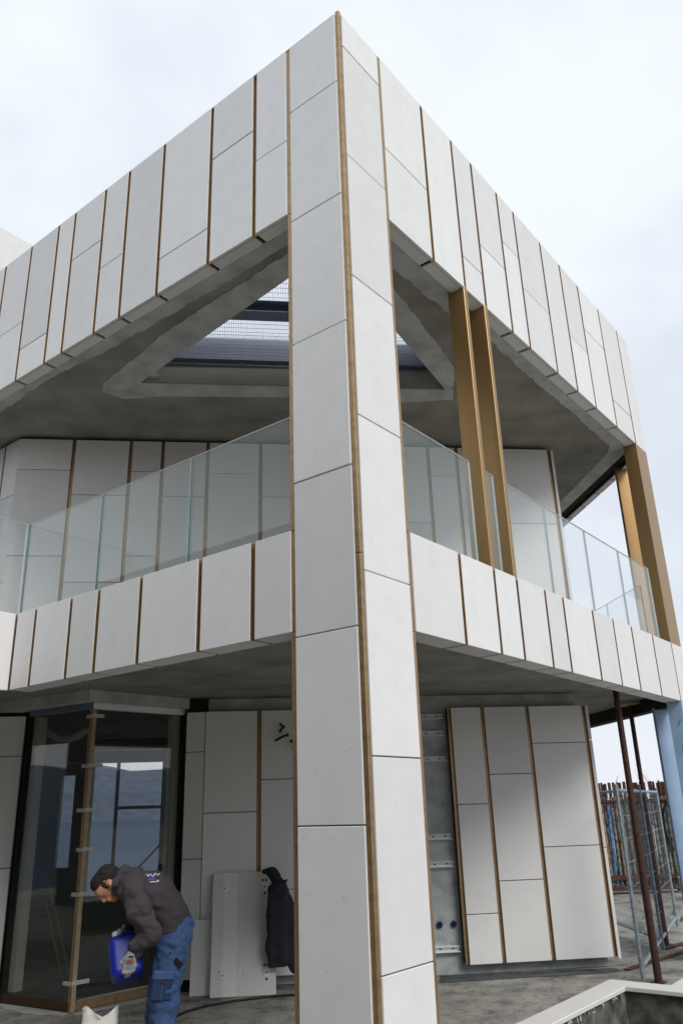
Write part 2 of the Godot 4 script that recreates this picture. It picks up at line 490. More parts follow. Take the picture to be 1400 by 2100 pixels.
	g = G.new(); g.prism(low, LOW, ST - 0.09)
	put("floor_slab", g, M.soffit_concrete, B)
	var A := Vector2(0.574, -0.64)
	var L := Vector2(0.936, -3.604)
	var R := Vector2(3.324, -1.164)
	var roof := CSGCombiner3D.new()
	roof.name = "roof_slab"
	B.add_child(roof)
	var outer := CSGPolygon3D.new()
	outer.name = "slab_body"
	outer.polygon = PackedVector2Array([Vector2(0.145, -0.145), Vector2(6.45, -0.145), Vector2(9.5, -3.2), Vector2(9.5, -11), Vector2(0.145, -11)])
	outer.depth = 0.25
	var hole := CSGPolygon3D.new()
	hole.name = "slab_opening"
	hole.polygon = PackedVector2Array([A, L, R])
	hole.depth = 2.0
	hole.operation = CSGShape3D.OPERATION_SUBTRACTION
	for c in [outer, hole]:
		# polygon (x, y) -> world (x, z); extruded upwards
		c.transform = Transform3D(Basis(Vector3(1, 0, 0), Vector3(0, 0, 1), Vector3(0, -1, 0)), Vector3(0, UPS if c == outer else UPS - 0.5, 0))
		c.material = M.soffit_concrete
		roof.add_child(c)
	# primer bands painted round the edges, with the uneven edge of the roller
	var bands := [
		[ragged([Vector2(0.29, -0.6), Vector2(0.31, -1.8), Vector2(0.30, -3.4), Vector2(0.235, -4.1), Vector2(0.29, -5.4), Vector2(0.28, -8), Vector2(0.147, -8), Vector2(0.147, -0.6)], 0.017, 0.05, 0, 4)],
		[ragged([Vector2(6.36, -0.42), Vector2(6.17, -0.31), Vector2(5.16, -0.295), Vector2(4.2, -0.286), Vector2(3.4, -0.287), Vector2(2.8, -0.26), Vector2(2.04, -0.333), Vector2(1.56, -0.349), Vector2(0.6, -0.33), Vector2(0.6, -0.147), Vector2(6.44, -0.147), Vector2(9.3, -3.0), Vector2(9.1, -3.1), Vector2(7.07, -1.1)], 0.018, 0.045, 0, 7)],
		[ragged([Vector2(0.36, -0.75), Vector2(0.414, -1.616), Vector2(0.47, -2.636), Vector2(0.68, -3.95), Vector2(0.80, -4.1), Vector2(1.045, -4.05), Vector2(1.339, -3.634), Vector2(2.28, -2.614), Vector2(3.245, -1.709), Vector2(3.60, -1.22), Vector2(3.0, -0.832), Vector2(2.1, -0.643), Vector2(1.404, -0.52), Vector2(0.7, -0.5),
			Vector2(0.58, -0.632), Vector2(3.34, -1.162), Vector2(0.934, -3.63), Vector2(0.566, -0.64)], 0.014, 0.045, 0, 12)],
	]
	for b in bands:
		g = G.new(); g.prism(b[0], UPS - 0.006, UPS - 0.001)
		put("primer_band", g, M.primer, roof)
	# --- skylight: upstand, angle, beam, mesh
	var dn := Vector3(-R2, 0, R2)
	var FS := frame(dn * (-4.52 / sqrt(2.0)), dn)      # back edge of the opening
	var sk := hold("skylight", B)
	g = G.new(); fbox(g, FS, -2.0, 1.6, UPS + 0.005, 6.42, -0.25, -0.012, 0.01)
	put("upstand", g, M.rough_concrete, sk)
	g = G.new(); fbox(g, FS, -2.0, 1.6, 6.42, 6.475, -0.03, 0.02); fbox(g, FS, -2.0, 1.6, 6.468, 6.48, 0.02, 0.06)
	for i in 7: fbox(g, FS, -1.9 + i * 0.55, -1.87 + i * 0.55, 6.435, 6.46, 0.02, 0.035)
	put("steel_angle", g, M.steel_dark, sk)
	g = G.new(); fbox(g, FS, -2.0, 1.6, 6.48, 6.84, -0.12, -0.09)
	put("backing_plate", g, M.steel_dark, sk)
	g = G.new()
	for i in 7: fbox(g, FS, -1.75 + i * 0.5, -1.735 + i * 0.5, 6.47, 6.52, -0.02, 0.03)
	put("mesh_clamp", g, M.steel_dark, sk)
	g = G.new()
	for i in 190: fbox(g, FS, -2.0 + i * 0.019, -1.9965 + i * 0.019, 6.48, 6.83, 0.0, 0.004, 0.0005)
	for i in 9: fbox(g, FS, -2.0, 1.6, 6.49 + i * 0.042, 6.494 + i * 0.042, 0.004, 0.008, 0.0005)
	stuff(put("wire_panel", g, M.grating, sk))
	g = G.new()
	fbox(g, FS, -2.0, 1.75, 6.812, 6.825, 0.52, 0.70); fbox(g, FS, -2.0, 1.75, 6.68, 6.693, 0.52, 0.70); fbox(g, FS, -2.0, 1.75, 6.69, 6.815, 0.605, 0.615)
	put("steel_beam", g, M.steel_dark, sk)
	g = G.new()
	# only over the triangular opening: apex 2.35 m out from the back edge
	for i in 140:
		var a := -2.0 + i * 0.026
		var z1: float = minf(2.5 * clampf((a + 2.15) / 2.05, 0.0, 1.0), 2.5 * clampf((1.75 - a) / 1.85, 0.0, 1.0))
		if z1 > 0.05: fbox(g, FS, a, a + 0.0035, 6.832, 6.836, -0.05, z1, 0.0005)
	for i in 29:
		var z := 0.05 + i * 0.085
		fbox(g, FS, -2.15 + 2.05 * z / 2.5, 1.75 - 1.85 * z / 2.5, 6.836, 6.84, z, z + 0.0045, 0.0005)
	stuff(put("roof_grating", g, M.grating, sk))
	# --- bronze fins of the balcony
	for x in [1.795, 2.182]:
		g = G.new(); g.ab(Vector3(x - 0.03, ST - 0.03, -0.172), Vector3(x + 0.03, HB + 0.03, -0.001), 0.003)
		put("bronze_fin", g, M.bronze_fin, B)
	var cp := PackedVector2Array([Vector2(6.285, -0.002), Vector2(6.698, -0.002), Vector2(6.80, -0.11), Vector2(6.69, -0.172), Vector2(6.285, -0.172)])
	g = G.new(); g.prism(cp, ST - 0.03, HB + 0.002)
	put("bronze_column", g, M.bronze_fin, B)
	g = G.new(); fbox(g, FE, 0.55, 0.61, ST - 0.03, HB + 0.03, -0.19, -0.002, 0.003)
	put("bronze_fin", g, M.bronze_fin, B)
	g = G.new(); fbox(g, FE, 0.55, 0.61, 0, SB + 0.02, -0.21, -0.002, 0.003)
	put("wrapped_fin", g, M.blue_film, B)
	g = G.new(); g.prism(cp, 0, SB - 0.002)
	var film := put("wrapped_column", g, M.blue_film, B)
	film.set_meta("label", "column under the right corner wrapped in pale blue protective film")
	for i in 9:
		for k in 1:
			g = G.new()
			var c := Vector3(6.282, 0.3 + i * 0.28 + k * 0.11, -0.06 - k * 0.06)
			if k == 1: c = Vector3(7.04, 0.4 + i * 0.28, -0.586)
			g.box(Transform3D(Basis(Vector3.UP, 0.0 if k == 0 else -PI * 0.25) * Basis(Vector3.RIGHT, 0.5), c), Vector3(0.003, 0.085, 0.008) if k == 0 else Vector3(0.008, 0.085, 0.003), 0.0005)
			put("film_print", g, M.film_print, film)
	# --- upper recessed wall
	var FU := frame(dn * (-6.555 / sqrt(2.0)), dn)
	g = G.new(); fbox(g, FU, -3.4, 3.33, ST - 0.1, UPS + 0.01, -0.3, -0.10, 0.01)
	var uw := put("upper_wall", g, M.rough_concrete, B)
	var su := [-3.5248, -2.866, -2.172, -1.775, -1.215, -0.548, 0.1, 0.62, 1.1, 1.637, 2.02, 2.62, 3.295]
	var ju := [[5.732, 4.62], [5.406, 4.298], [5.729, 4.625], [5.40, 4.29], [5.722, 4.61], [5.411, 4.30], [5.73, 4.62], [5.4], [5.084], [5.73, 4.62], [5.405, 4.29], [5.084, 4.0]]
	clad(uw, FU, su, ju, ST - 0.09, 6.145, 0.022, [false, true])
	panel(uw, FU, 3.32, 3.355, ST - 0.09, 5.246); panel(uw, FU, 3.32, 3.355, 5.252, 6.145)
	g = G.new(); fbox(g, FU, -3.45, 3.31, ST - 0.09, 6.12, -0.10, -0.046)
	put("wall_backing", g, M.dark_gap, uw)
	var FUL := frame(Vector3(0.785, 0, 0), Vector3(-1, 0, 0))
	g = G.new(); g.ab(Vector3(0.84, ST - 0.1, -5.83), Vector3(1.1, UPS + 0.01, -10.5))
	var ul := put("upper_wall", g, M.dark_gap, B)
	clad(ul, FUL, [-5.775, -6.10, -6.75, -7.4, -8.3], [[5.40, 4.29], [4.62], [5.40], []], ST - 0.09, 6.145, 0.016, [false, false])
	# --- side wing left of the terrace, facing it
	g = G.new(); g.ab(Vector3(-9.0, 0, -12.0), Vector3(-6.2, 6.6, 9.0), 0.01)
	put("side_wing", g, M.raw_concrete, B)
	# --- rooftop volume behind
	g = G.new(); g.ab(Vector3(0.35, HT - 1.0, -8.0), Vector3(8.0, 10.845, -8.4))
	var rv := put("rooftop_volume", g, M.bronze_dark, B)
	var FV := frame(Vector3(0, 0, -7.96), Vector3(0, 0, 1))
	clad(rv, FV, [0.35, 3.1, 5.2, 8.0], [[], [], []], HT - 1.0, 10.845, 0.02, [false, false])
	ground_floor(B, dn)
	balustrades(FE)

func ground_floor(B: Node3D, dn: Vector3) -> void:
	var g: G
	var FG := frame(dn * (-6.6 / sqrt(2.0)), dn)
	var s2 := sqrt(2.0)
	# main recessed wall
	g = G.new(); fbox(g, FG, -1.13, 3.27, 0, LOW - 0.002, -0.34, -0.125, 0.01)
	var gw := put("ground_wall", g, M.wall_concrete, B)
	clad(gw, FG, [-1.148, -0.5475, 0.42], [[1.705], [2.037, 0.915]], 0.11, 2.786, 0.025, [false, false])
	g = G.new(); fbox(g, FG, -1.12, 0.40, 0.12, 2.77, -0.10, -0.046)
	put("wall_backing", g, M.dark_gap, gw)
	clad(gw, FG, [1.668, 2.067, 2.615, 3.312], [[1.71, 0.589], [2.024, 0.906], [2.358, 1.233]], 0.11, 2.782, 0.023, [true, true])
	panel(gw, FG, 3.336, 3.372, 0.09, 1.20); panel(gw, FG, 3.336, 3.372, 1.206, 2.38); panel(gw, FG, 3.336, 3.372, 2.386, 2.782)
	g = G.new(); fbox(g, FG, 1.645, 3.33, 0.12, 2.77, -0.10, -0.046)
	put("wall_backing", g, M.dark_gap, gw)
	for y in [2.696, 2.504, 2.218, 1.379, 1.095, 0.258]:
		g = G.new()
		fbox(g, FG, 0.42, 1.61, y - 0.028, y + 0.028, -0.125, -0.112)
		fbox(g, FG, 0.42, 1.61, y + 0.018, y + 0.026, -0.112, -0.07)
		fbox(g, FG, 0.42, 1.615, y - 0.032, y - 0.024, -0.112, -0.06)
		var rail := put("mounting_rail", g, M.alu, gw)
		for k in 8:
			g = G.new(); fbox(g, FG, 0.55 + k * 0.14, 0.575 + k * 0.14, y - 0.006, y + 0.006, -0.112, -0.1105, 0.0005)
			put("rail_slot", g, M.dark_gap, rail)
	for t in [1.414, 1.571]:
		g = G.new()
		var c := FG * Vector3(t, 0.492, -0.123)
		g.tube(PackedVector3Array([c, c + dn * 0.02]), 0.034, 16)
		var jb := put("junction_box", g, M.junction_blue, gw)
		g = G.new(); g.tube(PackedVector3Array([c + dn * 0.0201, c + dn * 0.022]), 0.024, 14)
		put("box_lid", g, M.dark_gap, jb)
	# short return beside the bay window
	var n2 := Vector3(-0.194, 0, 0.106).normalized()
	var FQ := frame(Vector3(2.387, 0, -4.317), n2)
	var wq := Vector2(0.106, 0.194).length()
	var rt := hold("wall_return", B)
	for q in [[0.11, 1.2435], [1.2515, 2.347], [2.355, 2.786]]: panel(rt, FQ, 0.0, wq - 0.004, q[0], q[1])
	g = G.new(); fbox(g, FQ, 0.0, wq - 0.02, 0, LOW - 0.002, -0.2, -0.04)
	put("wall_core", g, M.dark_gap, rt)
	# wall to the left of the bay window
	var FX := frame(dn * (-6.842 / s2), dn)
	g = G.new(); fbox(g, FX, -6.2, -3.17, 0, LOW - 0.002, -0.3, -0.04, 0.01)
	var lw := put("ground_wall", g, M.dark_gap, B)
	clad(lw, FX, [-6.2, -5.3, -4.7, -4.05, -3.158], [[2.0], [1.7], [2.0], [2.36, 1.223]], 0.11, 2.79, 0.021, [false, false])
	# bay window
	var P := Vector3(1.265, 0, -4.50)
	var PL := Vector3(1.15, 0, -5.507)
	var PR := Vector3(2.425, 0, -4.407)
	var ta := Vector3.UP
	var nl := (P - PL).normalized().cross(ta)
	var nr := (PR - P).normalized().cross(ta)
	var bw := hold("bay_window", B)
	for q in [[PL, nl, (P - PL).length(), true], [P, nr, (PR - P).length(), false]]:
		var F := frame(q[0], q[1])
		var wd: float = q[2]
		g = G.new(); fbox(g, F, 0.02, wd - 0.02, 0.085, 2.77, -0.05, -0.03, 0.001)
		put("glass_pane", g, M.window_glass, bw)
		g = G.new(); fbox(g, F, 0.0, wd, 0.002, 0.085, -0.09, 0.0, 0.003)
		put("sill", g, M.bronze_dark if q[3] else M.bronze, bw)
		g = G.new(); fbox(g, F, 0.0, wd, 2.77, 2.835, -0.09, 0.005, 0.003); fbox(g, F, 0.0, wd, 2.80, 2.812, 0.005, 0.012, 0.001)
		put("head_rail", g, M.alu if not q[3] else M.steel_dark, bw)
		g = G.new()
		if q[3]: fbox(g, F, -0.006, 0.014, 0.0, 2.79, -0.05, 0.004)
		else: fbox(g, F, wd - 0.012, wd + 0.006, 0.0, 2.79, -0.05, 0.004)
		put("jamb", g, M.dark_gap, bw)
		g = G.new()
		if q[3]: fbox(g, F, 0.02, 0.105, 0.09, 2.76, -0.16, -0.053)
		else: fbox(g, F, wd - 0.10, wd - 0.02, 0.09, 2.76, -0.16, -0.053)
		put("reveal", g, M.pale_reveal, bw)
	rng.seed = 77
	for q in [[Vector2(1.27, -4.47), Vector2(2.40, -4.385), Vector2(2.40, -4.30), Vector2(1.9, -4.27), Vector2(1.5, -4.34), Vector2(1.24, -4.36)], [Vector2(1.14, -5.5), Vector2(1.25, -4.5), Vector2(1.16, -4.42), Vector2(1.02, -4.9), Vector2(1.06, -5.5)]]:
		g = G.new(); g.prism(ragged(q, 0.02, 0.05, 1, 5), 0.001, 0.004)
		put("mortar_smear", g, M.primer, bw)
	g = G.new()
	fbox(g, frame(P, nr), -0.004, 0.042, 0.0, 2.772, -0.06, 0.004, 0.003)
	put("corner_post", g, M.timber, bw)
	g = G.new(); fbox(g, frame(PL, nl), (P - PL).length() - 0.035, (P - PL).length() + 0.001, 0.0, 2.772, -0.03, 0.006, 0.003)
	put("corner_post", g, M.bronze, bw)
	# concrete downstand over the bay
	g = G.new()
	g.prism(ragged([Vector2(1.138, -4.405), Vector2(2.83, -4.3), Vector2(2.9, -4.5), Vector2(1.28, -4.52), Vector2(1.17, -5.86), Vector2(0.969, -5.86)], 0.006, 0.15), 2.836, LOW - 0.002)
	put("bay_downstand", g, M.primer, B)
	# the room behind the glass
	var room := hold("back_room", B)
	var FB := frame(dn * (-13.0 / s2), dn)
	var wl := [[-7.0, -3.62, 0.0, LOW], [-3.41, -3.14, 0.0, LOW], [-2.04, 2.2, 0.0, LOW], [-3.62, -3.41, 0.0, 0.985], [-3.62, -3.41, 2.354, LOW], [-3.14, -2.04, 0.0, 0.6], [-3.14, -2.04, 2.74, LOW]]
	for q in wl:
		g = G.new(); fbox(g, FB, q[0], q[1], q[2], q[3] - 0.002, -0.2, 0.0, 0.0)
		put("room_wall", g, M.room_wall, room)
	for t in [-6.3, 1.5]:
		g = G.new(); fbox(g, FB, t - 0.1, t + 0.1, 0.0, LOW - 0.002, 0.0, 4.24, 0.0)
		put("room_wall", g, M.room_wall, room)
	g = G.new()
	fbox(g, FB, -2.775, -2.725, 0.6, 2.74, -0.12, -0.05); fbox(g, FB, -2.725, -2.04, 1.81, 1.86, -0.12, -0.05)
	put("window_frame", g, M.dark_gap, room)
	g = G.new(); fbox(g, FB, -3.3, -1.9, 0.55, 0.6, 0.0, 0.35)
	put("window_ledge", g, M.white_plastic, room)
	g = G.new(); fbox(g, FB, -4.6, 0.4, 2.45, 2.6, 1.2, 1.5); fbox(g, FB, -4.4, 0.2, 2.7, 2.85, 2.4, 2.6)
	put("service_duct", g, M.steel_dark, room)
	g = G.new(); fbox(g, FB, -6.2, 1.4, 0.002, 0.03, 0.0, 4.4, 0.0)
	put("room_floor", g, M.membrane, room)

func pane(t: Node3D, F: Transform3D, a0: float, a1: float, y0 := 3.40, y1 := 4.388) -> void:
	var g := G.new()
	fbox(g, F, a0, a1, y0, y1, -0.016, 0.0, 0.0)
	var p := put("glass_pane", g, M.balustrade_glass, t)
	for a in [a0, a1]:
		var s := 1.0 if a == a0 else -1.0
		g = G.new(); fbox(g, F, a - 0.004 * s, a - 0.0002 * s, y0, y1, -0.017, 0.001, 0.0005)
		put("glass_edge", g, M.glass_edge if a == a0 else M.edge_white, p)
	g = G.new(); fbox(g, F, a0, a1, y1 + 0.0005, y1 + 0.003, -0.0165, 0.0005, 0.0005)
	put("glass_edge", g, M.alu, p)
func balustrades(FE: Transform3D) -> void:
	var t := thing("glass_balustrade", "frameless glass balustrade along the left side of the balcony", "balustrade", Vector3.ZERO, "frameless glass balustrades of the balcony")
	var F := frame(Vector3(0.05, 0, 0), Vector3(-1, 0, 0))
	for q in [[-1.684, -0.61], [-2.856, -1.696], [-4.02, -2.868]]: pane(t, F, q[0], q[1])
	F = frame(Vector3(0, 0, -4.04), Vector3(0, 0, 1))
	for q in [[-1.15, 0.04], [-2.35, -1.162]]: pane(t, F, q[0], q[1])
	t = thing("glass_balustrade", "frameless glass balustrade along the right side, interrupted by two bronze fins", "balustrade", Vector3.ZERO, "frameless glass balustrades of the balcony")
	F = frame(Vector3(0, 0, -0.05), Vector3(0, 0, 1))
	for q in [[0.60, 1.64], [1.84, 2.05], [2.235, 3.069], [3.081, 4.046], [4.058, 5.023], [5.035, 6.04]]: pane(t, F, q[0], q[1])
	t = thing("glass_balustrade", "far glass balustrade seen through the right one, behind the corner column", "balustrade", Vector3.ZERO, "frameless glass balustrades of the balcony")
	F = FE * Transform3D(Basis(), Vector3(0, 0, -0.22))
	for q in [[0.35, 1.4], [1.412, 2.4], [2.412, 3.5]]: pane(t, F, q[0], q[1])

# ---------------------------------------------------------------- things on site
func site() -> void:
	var g: G
	var t: Node3D
	var dn := Vector3(-R2, 0, R2)
	# tapes over the corner of the bay window
	var P := Vector3(1.265, 0, -4.50)
	var PL := Vector3(1.15, 0, -5.507)
	var nl := (P - PL).normalized().cross(Vector3.UP)
	var nr := (Vector3(2.425, 0, -4.407) - P).normalized().cross(Vector3.UP)
	var names := ["topmost tape strip across the corner of the bay window", "second tape strip from the top on the bay window corner", "third tape strip from the top on the bay window corner", "tape strip on the bay window corner just above the bent worker's head", "tape strip on the bay window corner level with the worker's face", "lowest tape strip on the bay window corner near the sill"]
	var hs := [2.695, 2.197, 1.77, 1.402, 1.0, 0.24]
	for i in 6:
		g = G.new()
		var ext := 0.085 + 0.02 * (i % 3)
		fbox(g, frame(P, nl), -ext, 0.006, hs[i] - 0.02, hs[i] + 0.016, 0.0075, 0.010, 0.0005)
		fbox(g, frame(P, nr), -0.006, ext + 0.045, hs[i] - 0.016, hs[i] + 0.022, 0.0055, 0.008, 0.0005)
		tag(put("tape_strip", g, M.tape), names[i], "tape", "tape strips on the bay window corner")
	g = G.new(); fbox(g, frame(P, nr), 0.83, 0.90, 1.80, 1.84, -0.029, -0.026, 0.0005)
	tag(put("paper_scrap", g, M.paper), "small white paper scrap stuck on the right pane of the bay window", "paper")
	# panels leaning against the wall
	var lean := func(b1: Vector3, b2: Vector3, back: float, len: float) -> Transform3D:
		var x := (b2 - b1).normalized()
		var up := (Vector3.UP * sqrt(len * len - back * back) - dn * back).normalized()
		return Transform3D(Basis(x, up, x.cross(up)), b1)
	var X: Transform3D = lean.call(Vector3(2.356, 0.004, -3.80), Vector3(2.798, 0.004, -3.326), 0.26, 1.13)
	t = thing("stone_sheet", "upright stone sheet with four metal clips leaning on the wall, jacket over its corner", "stone sheet", Vector3.ZERO, "stone sheets leaning on the ground floor wall")
	g = G.new(); fbox(g, X, 0, 0.648, 0, 1.13, -0.022, 0.0, 0.003)
	var sheet := put("sheet_body", g, M.stone_panel_1, t)
	g = G.new(); fbox(g, X, 0.115, 0.255, 0.002, 1.128, 0.0, 0.0012, 0.0005)
	put("pale_band", g, M.stone_panel_4, sheet)
	for c in [[0.12, 0.985], [0.54, 0.985], [0.12, 0.19], [0.555, 0.20]]:
		g = G.new()
		fbox(g, X, c[0] - 0.03, c[0] + 0.03, c[1] - 0.04, c[1] + 0.03, 0.0, 0.008); fbox(g, X, c[0] - 0.033, c[0] + 0.033, c[1] + 0.03, c[1] + 0.042, 0.0, 0.02)
		var clip := put("metal_clip", g, M.alu, t)
		g = G.new(); fbox(g, X, c[0] - 0.008, c[0] + 0.008, c[1] - 0.012, c[1] + 0.004, 0.008, 0.013)
		put("screw", g, M.steel_dark, clip)
		if c[0] > 0.3:
			for k in [[-0.02, 0.062], [0.015, 0.062], [0.0, -0.062]]:
				g = G.new(); fbox(g, X, c[0] + k[0] - 0.01, c[0] + k[0] + 0.01, c[1] + k[1] - 0.01, c[1] + k[1] + 0.01, 0.0, 0.0015, 0.0005)
				put("drill_hole", g, M.dark_gap, clip)
	g = G.new(); fbox(g, X, 0.275, 0.335, 0.20, 0.24, 0.0, 0.0015, 0.0005)
	put("white_sticker", g, M.white_paint, t)
	g = G.new()
	for k in 3: fbox(g, X, 0.318, 0.328, 0.206 + k * 0.01, 0.212 + k * 0.01, 0.0015, 0.0022, 0.0003)
	put("sticker_print", g, M.steel_dark, t)
	X = lean.call(Vector3(2.299, 0.004, -4.034), Vector3(2.70, 0.004, -3.59), 0.13, 0.68)
	g = G.new(); fbox(g, X, 0, 0.60, 0, 0.68, -0.022, 0.0, 0.003)
	tag(put("stone_sheet", g, M.stone_panel_3), "lower plain stone sheet half hidden behind the sheet with clips", "stone sheet", "stone sheets leaning on the ground floor wall")
	# jacket
	var FJ := frame(dn * (-6.13 / sqrt(2.0)), dn)
	var fl := Vector3(1, 1, 1.5)
	var jp := [
		[Vector3(-0.49, 1.115, -0.10), Vector3(-0.41, 1.115, -0.08), 0.030, 0.045, fl], [Vector3(-0.41, 1.105, -0.08), Vector3(-0.335, 0.97, -0.01), 0.045, 0.075, fl],
		[Vector3(-0.365, 0.585, 0.03), Vector3(0.068, 0.315, 0.012), 0.022, 0.0, Vector3.ONE, "box"], [Vector3(-0.40, 0.95, 0.0), Vector3(-0.42, 0.4, 0.035), 0.05, 0.055, fl], [Vector3(-0.33, 0.92, 0.0), Vector3(-0.32, 0.34, 0.03), 0.065, 0.06, fl],
		[Vector3(-0.30, 0.93, -0.03), Vector3(-0.215, 0.68, -0.01), 0.055, 0.07, fl], [Vector3(-0.215, 0.68, -0.01), Vector3(-0.185, 0.22, 0.0), 0.07, 0.052, fl], [Vector3(-0.255, 0.62, 0.0), Vector3(-0.225, 0.30, 0.0), 0.05, 0.05, fl],
		[Vector3(-0.315, 1.0, 0.01), Vector3(-0.262, 1.035, 0.03), 0.016, 0.013]]
	var jk := put("jacket", net(jp, 0.011, 0.014, 0.014, 5.0, 3), M.jacket)
	jk.transform = FJ
	tag(jk, "dark navy jacket draped over the corner of the leaning stone sheet", "jacket")
	# cable on the floor, cable ends at the wall
	g = G.new()
	g.tube(PackedVector3Array([Vector3(0.9, 0.012, -3.1), Vector3(1.35, 0.012, -3.33), Vector3(1.533, 0.012, -3.438), Vector3(1.81, 0.012, -3.532), Vector3(2.064, 0.012, -3.55), Vector3(2.364, 0.012, -3.47), Vector3(2.711, 0.012, -3.285), Vector3(2.95, 0.012, -3.05), Vector3(3.2, 0.012, -2.5)]), 0.011, 8)
	tag(put("floor_cable", g, M.cable_black), "black cable curving over the concrete floor behind the worker", "cable")
	var stubs := [[[3.07, 2.545, -3.51], [3.05, 2.60, -3.44], [3.01, 2.632, -3.46]], [[3.13, 2.50, -3.45], [3.06, 2.50, -3.40], [2.97, 2.442, -3.50]], [[3.16, 2.44, -3.43], [3.14, 2.40, -3.36], [3.127, 2.34, -3.36]]]
	var sn := ["upper black cable end curling out of the wall panel", "middle black cable end pointing left from the wall panel", "lower black cable end hanging beside the corner pier"]
	for i in 3:
		g = G.new()
		var c := Curve3D.new()
		for q in stubs[i]: c.add_point(Vector3(q[0], q[1], q[2]))
		c.set_point_out(0, Vector3(-0.03, 0.02, 0.02)); c.set_point_in(1, Vector3(0.03, 0.0, 0.0)); c.set_point_out(1, Vector3(-0.03, 0, 0))
		g.tube(c.tessellate(3, 4), 0.014, 8)
		tag(put("cable_end", g, M.cable_black), sn[i], "cable", "cable ends coming out of the wall")
	# bag
	bag()
	# membrane along the foot of the right wall
	g = G.new()
	g.prism(ragged([Vector2(4.07, -2.22), Vector2(5.32, -0.97), Vector2(5.53, -0.86), Vector2(5.62, -0.98), Vector2(4.36, -2.40)], 0.012, 0.1), 0.003, 0.008)
	tag(put("membrane_strip", g, M.membrane), "dark waterproofing strip on the floor along the right wall", "membrane")
	# props
	g = G.new(); g.tube(PackedVector3Array([Vector3(5.103, 0.012, -0.343), Vector3(5.103, 1.5, -0.343)]), 0.038, 14)
	t = thing("steel_prop", "rusty steel prop in front, its foot beside the planter", "steel prop", Vector3.ZERO, "steel props under the balcony")
	put("outer_tube", g, M.prop_rust, t)
	g = G.new(); g.tube(PackedVector3Array([Vector3(5.103, 1.5, -0.343), Vector3(5.103, LOW - 0.012, -0.343)]), 0.033, 14)
	put("inner_tube", g, M.prop_rust, t)
	g = G.new(); g.ab(Vector3(5.04, 0.0, -0.41), Vector3(5.17, 0.012, -0.28)); g.ab(Vector3(5.03, LOW - 0.012, -0.42), Vector3(5.18, LOW - 0.001, -0.27))
	put("end_plate", g, M.prop_rust, t)
	var p2 := Vector3(7.36, 0, -0.985)
	t = thing("steel_prop", "rear rusty steel prop with a round plate on top, behind the front prop", "steel prop", Vector3.ZERO, "steel props under the balcony")
	g = G.new(); g.tube(PackedVector3Array([p2 + Vector3(0, 0.012, 0), p2 + Vector3(0, 1.4, 0)]), 0.036, 12); put("outer_tube", g, M.prop_rust, t)
	g = G.new(); g.tube(PackedVector3Array([p2 + Vector3(0, 1.4, 0), p2 + Vector3(0, LOW - 0.04, 0)]), 0.03, 12); put("inner_tube", g, M.prop_rust, t)
	g = G.new(); g.tube(PackedVector3Array([p2 + Vector3(-0.06, LOW - 0.04, 0.02), p2 + Vector3(-0.06, LOW - 0.002, 0.02)]), 0.21, 24); put("top_plate", g, M.timber, t)
	g = G.new(); g.ab(p2 - Vector3(0.07, 0, 0.07), p2 + Vector3(0.07, 0.012, 0.07)); put("end_plate", g, M.prop_rust, t)
	planter()
	fences()
	poles()
	beyond()
	# inside the room
	g = G.new()
	var path := PackedVector3Array()
	for i in 90:
		var s := i / 89.0
		path.append(Vector3(1.80 + 0.33 * s, 2.70 - 0.10 * sin(s * PI), -6.2 + 0.33 * s) + Vector3(0, cos(i * 1.1), sin(i * 1.1)) * 0.006)
	g.tube(path, 0.045, 10)
	tag(put("flexible_duct", g, M.alu), "silver flexible duct hanging under the ceiling inside the bay window", "duct")
	var bn := ["left thin board leaning inside behind the bay window glass", "right thin board leaning inside behind the bay window glass"]
	for i in 2:
		g = G.new(); g.bar(Vector3(2.29 + i * 0.07, 0.035, -6.21 + i * 0.05), Vector3(2.08 + i * 0.06, 0.95, -6.42 + i * 0.05), 0.05, 0.02)
		tag(put("leaning_board", g, M.timber), bn[i], "board", "boards leaning inside the bay window")
	g = G.new(); g.tube(PackedVector3Array([Vector3(3.1, 0.75, -6.6), Vector3(3.42, 1.1, -6.3), Vector3(3.72, 1.5, -6.05)]), 0.012, 6)
	tag(put("blue_hose", g, M.blue_plastic), "thin blue hose slanting behind the bay window glass", "hose")

